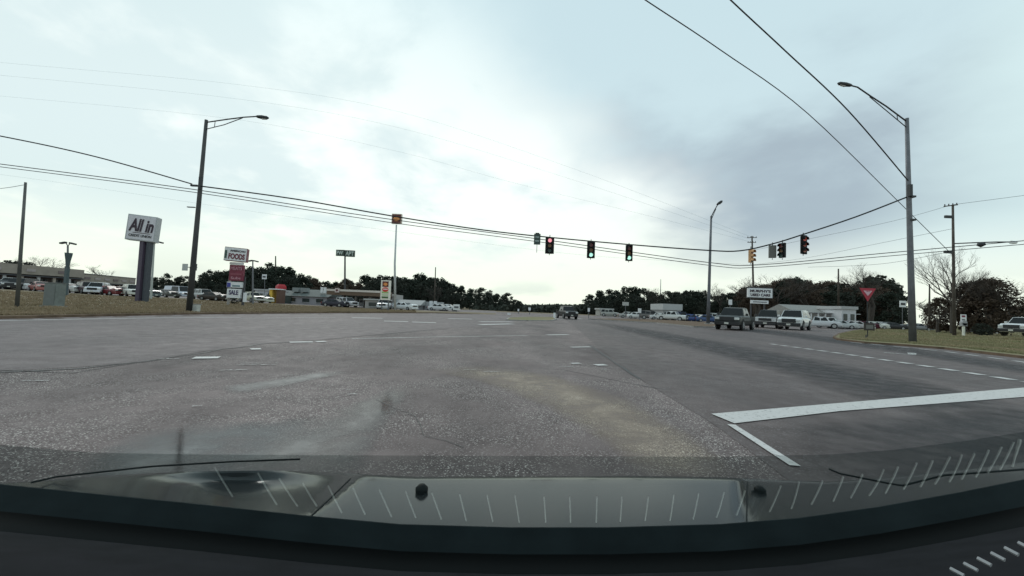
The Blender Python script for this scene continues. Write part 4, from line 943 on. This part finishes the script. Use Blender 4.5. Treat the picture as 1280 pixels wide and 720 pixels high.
# right buildings
simple_house(829, 851, 380, 96, 8, 'small pale roofed building behind the chalk white pickup', mat('grey_panel', (.3, .31, .31), .8), mat('pale_roof', (.42, .43, .43), .7), False, 4, eave=.6)
simple_house(750, 766, 385.5, 112, 6, 'tiny pale low building far back left of the white square sign', mat('washed_wall', (.33, .33, .31), .8), M_PALE, False, 3, eave=.8)
r, A, wd, H, eh = simple_house(996, 1066, 381.5, 84, 10, 'long white building with grey roof and porch behind the right car lot', mat('white_siding', (.62, .62, .62), .8), mat('tan_grey_roof', (.24, .235, .22), .8, noise=.2), True, 6, eave=.62)
for i in range(8): MB().box((-wd / 2 + wd * (i + .2) / 8, -1.6, eh * .48), (.25, .25, eh * .96)).build('porch_column', mat('bright_white_b', (.68, .68, .68), .5), r)
MB().box((0, -1.0, eh + .05), (wd, 1.7, .16)).build('porch_roof', M_PALE, r)
r, A, wd, H, eh = simple_house(1052, 1070, 383, 80, 6, 'white gabled cabin at the right end of the long white building', mat('white_clap', (.58, .58, .6), .8), M_PALE, False, 2, eave=.86)

# ================================================================== trees
M_BARK = mat('grey_brown_bark', (.07, .06, .05), .95, noise=.3); M_TWIG = mat('bare_twigs', (.055, .045, .039), .95, noise=.3, nscale=.5)
M_PINE = mat('dark_pine_foliage', (.045, .055, .042), .9, nscale=.35, col2=(.026, .034, .027), spec=.15)
M_EVERG = mat('dark_evergreen_foliage', (.056, .062, .048), .9, nscale=.4, col2=(.03, .036, .03), spec=.15)
M_BROWNF = mat('brown_thicket_foliage', (.115, .087, .066), .95, nscale=.5, col2=(.062, .047, .038), spec=.1)
def crown_mesh(seed, shape, n_cl, per, leaf, m_):
    q = random.Random(seed); mb = MB(); cl = []
    for _ in range(n_cl):
        z = q.random()
        if shape == 'pine': rad = .20 * (1 - z) ** .55 + .04; rr = rad * math.sqrt(q.random()); zz = .12 + .85 * z
        else: rad = .34 * math.sin(math.pi * min(1, .12 + z * .86)) ** .6; rr = rad * q.random() ** .45; zz = .10 + .86 * z
        a_ = q.uniform(0, 6.28); cl.append((rr * math.cos(a_), rr * math.sin(a_), zz, q.uniform(.05, .10)))
    for (cx, cy, cz, cr) in cl:
        for _ in range(per):
            d = Vector((q.gauss(0, 1), q.gauss(0, 1), q.gauss(0, .75))).normalized() * cr * q.random() ** .35
            p = Vector((cx, cy, cz)) + d; u = Vector((q.gauss(0, 1), q.gauss(0, 1), q.gauss(0, 1))).normalized(); v = u.cross(Vector((q.gauss(0, 1), q.gauss(0, 1), q.gauss(0, 1)))).normalized()
            s_ = leaf * q.uniform(.6, 1.3); mb.quad(p - u * s_, p + v * s_ * .7, p + u * s_, p - v * s_ * .7)
    me = bpy.data.meshes.new('crown'); me.from_pydata([tuple(v) for v in mb.v], [], mb.f); me.materials.append(m_); return me
def trunk_mesh(seed, top, r0, m_=M_BARK, name='trunk'):
    q = random.Random(seed); mb = MB(); mb.tube([(0, 0, 0), (q.uniform(-.01, .01), 0, top * .5), (q.uniform(-.02, .02), 0, top)], [r0, r0 * .7, r0 * .25], 7)
    for k in range(7):
        z = top * (.3 + .09 * k); a_ = q.uniform(0, 6.28); l = .16 * (1 - k * .08)
        mb.tube([(0, 0, z), (math.cos(a_) * l * .6, math.sin(a_) * l * .6, z + l * .4), (math.cos(a_) * l, math.sin(a_) * l, z + l * .9)], [r0 * .35, r0 * .2, r0 * .06], 4)
    return mb.mesh(name, m_)
PINES = [(crown_mesh(i, 'pine', 60, 34, .023, M_PINE), trunk_mesh(i, .86, .013)) for i in range(4)]
OAKS = [(crown_mesh(20 + i, 'oak', 95, 34, .025, (M_EVERG, M_EVERG, M_PINE)[i]), trunk_mesh(30 + i, .7, .018)) for i in range(3)]
BROWN = [(crown_mesh(40 + i, 'oak', 200, 50, .016, M_BROWNF), trunk_mesh(50 + i, .75, .015)) for i in range(2)]
def tree(mesh_pair, loc, h, wfac, label, cat='tree', grp=None, name='tree', rz=None):
    r = empty(name, loc, label, cat, grp, rnd.uniform(0, 6.28) if rz is None else rz); r.scale = (h * wfac, h * wfac, h)
    for nm, me in (('crown', mesh_pair[0]), ('trunk', mesh_pair[1])):
        o = bpy.data.objects.new(nm, me); C.objects.link(o); o.parent = r
    return r
LT = [(190, 346), (210, 343), (228, 347), (245, 345), (258, 335), (272, 340), (285, 336), (300, 338), (318, 332), (332, 331), (350, 333), (365, 338), (380, 344), (400, 348), (430, 350), (455, 347), (470, 343), (485, 345), (500, 344), (512, 346), (528, 342), (540, 347), (555, 348), (575, 354), (600, 362), (620, 364), (640, 368), (652, 380)]
RT = [(722, 383), (732, 374), (745, 363), (757, 359), (770, 362), (780, 358), (800, 362), (830, 364), (850, 360), (866, 359), (880, 366), (900, 366), (915, 362), (935, 356), (960, 352), (985, 346), (1000, 350), (1020, 354), (1040, 353), (1065, 354), (1085, 350), (1100, 345), (1112, 350), (1120, 362), (1128, 376)]
LANDM = [(190, 'right of the credit union sign'), (207, 'behind the olive car'), (222, 'behind the bluish white van'), (238, 'behind the left street lamp'), (252, 'behind the greyish white suv'), (266, 'behind the black brown car'), (281, 'left of the FOODS sign'), (295, 'behind the FOODS sign'), (307, 'touching the right edge of the FOODS sign'), (319, 'behind the slim car park lamp'), (331, 'behind the small white square sign'), (345, 'behind the yellow red entrance'), (358, 'over the left end of the grey store'), (373, 'over the roof units of the grey store'), (387, 'over the middle of the grey store'), (402, 'over the roof vents of the grey store'), (417, 'left of the dark green pole sign'), (431, 'behind the post of the dark green sign'), (447, 'over the middle of the gas canopy'), (463, 'over the right end of the gas canopy'), (480, 'behind the gas price sign'), (495, 'behind the slender shell mast'), (509, 'over the low grey gabled building'), (526, 'left of the pale frame shelter'), (543, 'behind the distant dark pole'), (557, 'right of the pale frame shelter'), (571, 'behind the white yard sign'), (588, 'right of the white yard sign'), (605, 'where the left woods begin to drop'), (622, 'low on the falling left woods'), (640, 'at the left tip of the median'), (655, 'last before the road gap'),
(728, 'first after the road gap'), (740, 'behind the narrow white roadside sign'), (752, 'above the tiny pale building'), (766, 'right of the tiny pale building'), (780, 'behind the pale low sign panel'), (798, 'behind the bright white square sign'), (813, 'above the taupe suv'), (826, 'behind the thin distant mast'), (840, 'above the chalk white pickup'), (856, 'above the navy suv'), (870, 'above the bright blue sedan'), (886, 'behind the slim street lamp'), (900, 'above the silver grey suv'), (918, 'above the dark waiting pickup'), (938, 'left edge of the used car sign'), (958, 'right part of the used car sign'), (977, 'below the tight signal pair'), (993, 'above the silver suv'), (1008, 'below the rightmost signal'), (1025, 'over the left half of the long white building'), (1048, 'behind the distant pole of the right woods'), (1066, 'over the white gabled cabin'), (1085, 'behind the yield sign'), (1101, 'right of the yield sign'), (1118, 'left of the pale billboard'), (1130, 'behind the pale billboard')]
def area(px): return min(LANDM, key=lambda l: abs(l[0] - px))[1]
ti = 0; SEEN = {}
for tab, x0, x1, nm in ((LT, 186, 655, 'left'), (RT, 724, 1126, 'right')):
    for row, D0 in enumerate((175, 150, 132)):
        px = x0 + row * 3
        while px < x1:
            D = D0 + rnd.uniform(-8, 8); top = lerp_t(tab, px) + rnd.uniform(-3, 4) + (0, 5, 12)[row]
            B = base(px, D); h = max(3.5, W(px, top, D).z - B.z)
            brown = (nm == 'left' and 385 < px < 450) or (nm == 'right' and 930 < px < 1100)
            if brown and rnd.random() < .55: pr = BROWN[ti % 2]; kd = 'brown thinned'
            elif rnd.random() < .45: pr = PINES[ti % 4]; kd = 'dark pine'
            else: pr = OAKS[ti % 3]; kd = 'dark evergreen'
            if h < 8 and kd == 'dark pine': pr = OAKS[ti % 3]; kd = 'dark evergreen'
            pos = ('rearmost row', 'middle row', 'front row')[row]
            base_l = f'{kd} tree, {pos}, {area(px)}'; SEEN[base_l] = SEEN.get(base_l, 0) + 1
            if SEEN[base_l] > 1: base_l += ', further right' if SEEN[base_l] == 2 else ', rightmost'
            tree(pr, B, h, {'dark pine': 1.25, 'dark evergreen': 1.15, 'brown thinned': 1.1}[kd], base_l, 'tree', 'trees of the woods', 'pine_tree' if kd == 'dark pine' else 'tree')
            ti += 1; px += rnd.uniform(9, 15)
# distant woods closing the gap over the road: a mass nobody could count
q = random.Random(5); mb = MB()
for k in range(500):
    px = q.uniform(600, 775); D = q.uniform(135, 190); h = (lambda zt: max(1.0, zt))(W(px, q.uniform(380.5, 386), D).z); b_ = Vector((ray(px, yh(px)).x * D, D, 0))
    for _ in range(26):
        p = b_ + Vector((q.uniform(-3, 3), q.uniform(-3, 3), h * q.random())); u = Vector((q.gauss(0, 1), q.gauss(0, 1), q.gauss(0, 1))).normalized(); v = u.orthogonal().normalized(); s_ = .5
        mb.quad(p - u * s_, p + v * s_, p + u * s_, p - v * s_)
me = bpy.data.meshes.new('distant_woods'); me.from_pydata([tuple(v) for v in mb.v], [], mb.f); me.materials.append(M_EVERG)
o = bpy.data.objects.new('distant_woods', me); C.objects.link(o); tag(o, 'low dark far off woods closing the gap at the end of the road', 'woods', None, 'stuff')

# bare trees
def bare_mesh(seed, levels=6, spread=.55, m_=M_TWIG, r0=.022):
    q = random.Random(seed); mb = MB()
    def br(p, d, l, r_, lv):
        p2 = p + d * l * .5 + Vector((q.uniform(-.1, .1), q.uniform(-.1, .1), 0)) * l; p3 = p2 + (d + Vector((q.uniform(-.15, .15), q.uniform(-.15, .15), .06))).normalized() * l * .5
        mb.tube([p, p2, p3], [r_, r_ * .8, r_ * .62], 5 if lv > 3 else 3, cap=False)
        if lv == 0: return
        for _ in range(3 if lv > 1 else 3):
            nd = (d + Vector((q.gauss(0, spread), q.gauss(0, spread), q.uniform(-.1, .35)))).normalized()
            br(p3 if _ < 2 else p2, nd, l * q.uniform(.62, .80), r_ * .56, lv - 1)
    br(Vector((0, 0, 0)), Vector((0, 0, 1)), .27, r0, levels)
    zs = max(v.z for v in mb.v)
    for v in mb.v: v /= zs
    me = bpy.data.meshes.new('branches'); me.from_pydata([tuple(v) for v in mb.v], [], mb.f); me.materials.append(m_); return me
BARE = [bare_mesh(3, 7, .55), bare_mesh(8, 7, .5), bare_mesh(12, 5, .6)]
def bare_tree(k, px, ytop, D, wf, label, rmul=1, ybase=None):
    B = base(px, D); h = W(px, ytop, D).z - B.z; r = empty('bare_tree', B, label, 'tree', None, rnd.uniform(0, 6)); r.scale = (h * wf, h * wf, h)
    o = bpy.data.objects.new('branches', BARE[k]); C.objects.link(o); o.parent = r
    MB().tube([(0, 0, -.02), (.005, 0, .18), (0, 0, .3)], [.032, .024, .018], 8).build('trunk', M_BARK, r)
    return r
bare_tree(0, 1190, 306, 58, .6, 'big leafless tree with fine grey twigs beside the right wooden pole')
bare_tree(1, 1205, 320, 62, .62, 'leafless tree right of the wooden pole merging into the round brown tree')
bare_tree(1, 1088, 325, 110, 1.0, 'pale leafless tree standing above the dark woods behind the yield sign')
bare_tree(0, 1238, 345, 59, 1.05, 'leafless branches poking out of the round brown tree at the right edge')
bare_tree(1, 1222, 350, 61, .9, 'leafless branches above the brown dense tree left of the round brown tree')
bare_tree(2, 1172, 372, 62, 1.3, 'small leafless tree between the short dark pole and the wooden pole')
bare_tree(0, 45, 319, 120, 1.3, 'leafless tree showing its crown over the middle of the shopping plaza roof')
bare_tree(1, 12, 321, 120, 1.5, 'leafless tree showing its crown over the left part of the plaza roof')
bare_tree(2, 127, 330, 120, 1.0, 'small leafless tree showing above the lower plaza wing')
bare_tree(0, 812, 358, 140, 1.0, 'thin leafless tree rising out of the woods right of the road gap')
bare_tree(1, 945, 343, 120, 1.4, 'leafless tree with fine twigs above the used car sign')
bare_tree(0, 970, 341, 125, 1.3, 'leafless tree with fine twigs right of the used car sign')
bare_tree(2, 1012, 347, 125, 1.4, 'leafless tree over the woods behind the silver suv')
bare_tree(1, 900, 352, 130, 1.0, 'leafless tree above the woods right of the slim street lamp')
bare_tree(0, 545, 356, 120, 1.1, 'greyish leafless tree against the dark woods near the distant pole')
for k, (px, yt, D, wf, lb) in enumerate([(1238, 348, 60, 1.25, 'round brown twiggy tree with dense low crown at the right edge'), (1218, 352, 62, 1.2, 'brown dense tree between the wooden pole and the round brown tree'), (1175, 372, 66, 1.1, 'low brown thicket tree behind the right street lamp')]):
    B = base(px, D); h = W(px, yt, D).z - B.z; tree(BROWN[k % 2], B, h, wf, lb, 'tree', None, 'brown_tree')
for k, (px, yt, D, lb) in enumerate([(8, 325, 125, 'dark leafy tree behind the far left part of the plaza'), (28, 326, 128, 'dark leafy tree behind the plaza near the far left pole'), (1272, 385, 120, 'dark far tree at the right edge beyond the white truck'), (1255, 388, 120, 'dark far tree left of the one at the right edge'), (1285, 384, 125, 'dark far tree cut by the right edge')]):
    B = base(px, D); h = W(px, yt, D).z - B.z; tree(OAKS[k % 3], B, h, 1.3, lb, 'tree')
for k, (px, yt, D, lb) in enumerate([(268, 364, 70, 'low dark shrub right of the left street lamp'), (279, 361, 70, 'low dark shrub at the left foot of the FOODS sign'), (293, 372, 56, 'dark low shrub under the FOODS sign panels'), (1228, 404, 56, 'low grey green shrub below the round brown tree')]):
    B = base(px, D); h = W(px, yt, D).z - B.z; tree(OAKS[k % 3], B - Vector((0, 0, h * .1)), h * 1.1, 1.6, lb, 'shrub', None, 'shrub')

# ---- grass tufts
def tufts(name, fn, n, m_, label, hmin=.05, hmax=.13, seed=1):
    q = random.Random(seed); mb = MB()
    for _ in range(n):
        p = fn(q)
        if p is None: continue
        for k in range(4):
            a_ = q.uniform(0, 6.28); h = q.uniform(hmin, hmax); w2 = .018 + p.y * .0006; d = Vector((math.cos(a_), math.sin(a_), 0))
            mb.quad(p + d * w2, p - d * w2, p + Vector((q.uniform(-.05, .05), q.uniform(-.05, .05), h)))
    me = bpy.data.meshes.new(name); me.from_pydata([tuple(v) for v in mb.v], [], mb.f); me.materials.append(m_)
    o = bpy.data.objects.new(name, me); C.objects.link(o); return tag(o, label, 'grass', None, 'stuff')
M_BLADE = mat('grass_blades', (.38, .285, .20), .9, nscale=.4, col2=(.26, .21, .13), spec=.1)
M_BLADE2 = mat('greener_blades', (.24, .25, .13), .9, nscale=.3, col2=(.38, .30, .20), spec=.1)
def fl(q):
    px = q.uniform(-120, 520); f = dfront(px); D = f + .15 + (lerp_t(DB, px) - f) * q.random() ** 1.6 * .8; return base(px, D)
tufts('grass', fl, 26000, M_BLADE, 'short dry brown grass growing on the left verge')
def fr2(q):
    px = q.uniform(1050, 1330); y0 = lerp_t([(1046, 422.5), (1080, 425.5), (1120, 428), (1180, 432.5), (1280, 443), (1380, 457)], px); y1 = lerp_t([(1046, 419), (1066, 414), (1092, 411), (1150, 408.6), (1290, 414.5)], px)
    p = G(px, y1 + (y0 - y1) * q.random(), .12); return p
tufts('grass', fr2, 22000, M_BLADE2, 'patchy green and brown grass growing on the right grass island', .04, .11, 3)

# ================================================================== the car the picture is taken from
car_r = empty('camera_car', (0, .6, 0), 'dark glossy car bonnet, dashboard and windscreen base along the bottom of the view', 'car')
O = Vector((0, .6, 0))
M_HOOD = mat('dark_grey_green_paint', (.022, .024, .025), .16, spec=.5, coat=.25, noise=.12, nscale=3)
M_DASH = mat('dark_dashboard', (.012, .014, .015), .9, spec=.1); M_DASH2 = mat('dark_purple_grey_dash', (.012, .012, .0145), .9, spec=.08, noise=.2, nscale=20)
HF = [(-300, 610), (0, 601), (60, 594), (120, 587), (240, 577), (340, 573), (420, 575), (520, 579), (640, 578), (780, 577), (900, 580), (980, 586), (1040, 590), (1120, 585), (1200, 577), (1280, 568), (1500, 545)]
HB = [(-300, 560), (0, 603), (120, 612), (250, 626), (380, 640), (500, 652), (640, 657), (760, 657), (900, 652), (1000, 644), (1100, 630), (1200, 610), (1280, 590), (1500, 540)]
HB = [(-300, 612), (0, 606), (120, 618), (250, 631), (380, 645), (500, 656), (640, 660), (760, 660), (900, 656), (1000, 648), (1100, 634), (1200, 616), (1280, 600), (1500, 570)]
# bonnet: front edge further and lower, rear edge nearer and higher, raised centre panel between two creases
rows = []; pxs = list(range(-120, 1401, 10)); nv = 16
def hood_pt(px, t):
    yf_ = lerp_t(HF, px); yb_ = lerp_t(HB, px) + 8; Dbk = .98 + .06 * abs((px - 660) / 640)
    xl, xr = 460 - 80 * t, 934 - 2 * t; c_ = max(0, min(1, min(px - xl, xr - px) / 20 + .5))
    zb_ = W(px, yb_, Dbk).z; cr_ = math.exp(-((px - 300) / 75) ** 2 - (max(0, t - .10) / .22) ** 2); sl = math.tan(R(12.5 - 8.5 * max(c_, cr_))); rr = ray(px, yf_ + (yb_ - yf_) * t)
    D_ = (zb_ + sl * Dbk - HCAM) / (rr.z + sl); p = Vector((rr.x * D_, D_, HCAM + rr.z * D_))
    p.z -= .10 * max(0, .22 - t) ** 2 / .05
    return p
for i in range(nv + 1):
    t = i / nv; rows.append([hood_pt(px, t) - O for px in pxs])
front = [p + Vector((0, .05, -.05)) for p in rows[0]]; front2 = [p + Vector((0, .09, -.28)) for p in rows[0]]
rear = [[W(px, lerp_t(HB, px) + k, D_) - O for px in pxs] for k, D_ in ((14, .965), (34, .955))]
hood = MB().grid([front2, front] + rows + rear).build('bonnet', M_HOOD, car_r, smooth=True)
# dark shut line along each crease
for xs in ((460, 380), (935, 933)):
    MB().tube([hood_pt(xs[0] + (xs[1] - xs[0]) * t, t) - O + Vector((0, 0, .0005)) for t in (.02, .15, .3, .45, .6, .75, .9, 1)], .0022, 5).build('crease_line', M_BLACK, car_r)
for px, t in ((527, .42), (950, .42)):
    p = hood_pt(px, t) - O; MB().tube([p + Vector((0, 0, -.005)), p + Vector((0, 0, .012)), p + Vector((0, 0, .022))], [.018, .019, .009], 16).build('washer_nozzle', M_BLACK, car_r, smooth=True)
# wiper arms resting at the base of the screen
for pts in (((1036, 586, 1.22), (1050, 592, 1.2), (1110, 604, 1.15), (1128, 607, 1.14), (1180, 594, 1.15), (1290, 586, 1.15)), ((40, 603, 1.1), (70, 596, 1.2), (190, 583, 1.25), (290, 577, 1.28), (375, 574, 1.3))):
    MB().tube([W(*p) - O for p in pts], .0028, 6).build('wiper_arm', M_BLACK, car_r, smooth=True)
# dashboard: back shelf, dark gap, nearer pad
DS = []
def dashrow(off, D_, dz=0): return [W(px, lerp_t(HB, px) + off, D_ - .0 * abs(px - 640) / 640) - O + Vector((0, 0, dz)) for px in pxs]
floor_a = [W(px, lerp_t(HB, px) - 1, .956) - O for px in pxs]
floor_b = [Vector((W(px, lerp_t(HB, px), .779).x, .779 - .6, a_.z)) for px, a_ in zip(pxs, floor_a)]
trench = MB().grid([floor_a, floor_b, dashrow(-1, .775), dashrow(0, .772), dashrow(10, .762), dashrow(22, .75), dashrow(33, .74)])
trench.build('dash_shelf', mat('teal_black_shelf', (.013, .018, .0195), .9, spec=.1, noise=.2, nscale=12), car_r)
MB().grid([dashrow(33, .74), dashrow(37, .74, -.03), dashrow(60, .66, -.03), dashrow(62, .66)]).build('dash_gap', M_BLACK, car_r, smooth=True)
MB().grid([dashrow(58, .66), dashrow(66, .62), dashrow(95, .5), dashrow(220, .35)]).build('dash_pad', M_DASH2, car_r, smooth=True)
# windscreen: the lower edge of the pane in front of the bonnet
gm = bpy.data.materials.new('windscreen_glass'); gm.use_nodes = True; t = gm.node_tree; t.nodes.clear()
tr = t.nodes.new('ShaderNodeBsdfTransparent'); tr.inputs[0].default_value = (.86, .90, .895, 1); gl_ = t.nodes.new('ShaderNodeBsdfGlossy'); gl_.inputs['Roughness'].default_value = .015
lw = t.nodes.new('ShaderNodeLayerWeight'); pw = t.nodes.new('ShaderNodeMath'); pw.operation = 'POWER'; t.links.new(lw.outputs['Facing'], pw.inputs[0]); pw.inputs[1].default_value = 5
fr_n = t.nodes.new('ShaderNodeMath'); fr_n.operation = 'MULTIPLY_ADD'; t.links.new(pw.outputs[0], fr_n.inputs[0]); fr_n.inputs[1].default_value = .9; fr_n.inputs[2].default_value = .05; mxs = t.nodes.new('ShaderNodeMixShader'); out = t.nodes.new('ShaderNodeOutputMaterial')
t.links.new(fr_n.outputs[0], mxs.inputs[0]); t.links.new(tr.outputs[0], mxs.inputs[1]); t.links.new(gl_.outputs[0], mxs.inputs[2]); t.links.new(mxs.outputs[0], out.inputs[0])
GT = [(-120, 548), (0, 556), (120, 566), (240, 568), (420, 569), (640, 570), (900, 571), (1040, 568), (1120, 562), (1200, 552), (1280, 540), (1400, 524)]
def glass_pt(px, t):
    Bp = W(px, lerp_t(HB, px) - 1, .955); rr = ray(px, lerp_t(GT, px)); tn = math.tan(R(37))
    D1 = (Bp.z + .955 * tn - HCAM) / (rr.z + tn); T_ = Vector((rr.x * D1, D1, HCAM + rr.z * D1)); return Bp.lerp(T_, t)
grow = [[glass_pt(px, k / 5) - O for px in pxs] for k in range(6)]
ws = MB().grid(grow); wso = ws.build('windscreen', gm, car_r, smooth=True)
# defroster slats across the dash shelf; the screen mirrors them
bvg = BVHTree.FromPolygons([v + O for v in ws.v], ws.f)
SL = [(145,557,166,584),(168,558,187,586),(198,572,216,600),(222,575,243,610),(245,578,268,613),(270,583,292,620),(297,585,318,625),(323,590,347,630),(350,597,373,632),(380,603,397,632),(411,606,428,640),(442,608,457,642),(475,611,490,645),(507,613,520,646),(540,615,552,648),(575,617,583,650),(609,618,616,651),(643,618,649,652),(680,620,682,652),(712,620,713,652),(746,620,745,652),(777,620,775,651),(810,620,806,650),(842,618,837,650),(873,616,866,648),(903,614,895,646),(930,612,920,643),(975,606,961,639),(1000,602,988,635),(1027,600,1013,630),(1053,595,1040,626),(1077,592,1062,622),(1103,586,1085,619),(1122,583,1105,616),(1145,578,1128,611),(1165,575,1149,608),(1185,570,1167,605),(1201,568,1185,602),(1217,566,1200,599),(1235,562,1218,596),(1250,558,1233,591),(1265,552,1248,587),(1280,550,1264,583)]
M_SLAT = mat('defroster_slat', (.42, .43, .40), .6)
bvt = BVHTree.FromPolygons([v + O for v in trench.v], trench.f)
cnt = 0; CP = Vector((0, 0, HCAM)); dbg = []
for (xa, ya, xb, yb_) in SL:
    ends = []
    for (x_, y_) in ((xa, ya), (xb, yb_)):
        d = ray(x_, y_).normalized(); hit = bvg.ray_cast(CP, d)
        if hit[0] is None: continue
        n_ = hit[1]; rd_ = d - 2 * d.dot(n_) * n_
        h2_ = bvt.ray_cast(hit[0] + rd_ * .004, rd_)
        if h2_[0] is not None: ends.append(h2_[0] + Vector((0, 0, .002)))
    if len(ends) == 2 and (ends[0] - ends[1]).length < .26 and abs(ends[0].z - ends[1].z) < .07: cnt += 1; dbg.append((xa, tuple(round(c, 3) for c in ends[0]), tuple(round(c, 3) for c in ends[1]))); MB().tube([e - O for e in ends], .0018, 5).build('defroster_slat', M_SLAT, car_r)
open('/tmp/slats.txt','w').write(str((cnt, dbg[::5])))
# vent slats on the dash (right end) and speaker grille (left end)
for i in range(11):
    x0 = 1188 + i * 17; y0 = 713 - i * 6.5
    a_ = W(x0, y0, .455) - O + Vector((0, 0, .002)); b_ = W(x0 + 17, y0 + 9, .445) - O + Vector((0, 0, .002))
    MB().tube([a_, b_], .0022, 5).build('vent_slat', mat('vent_grey', (.3, .3, .31), .5), car_r)
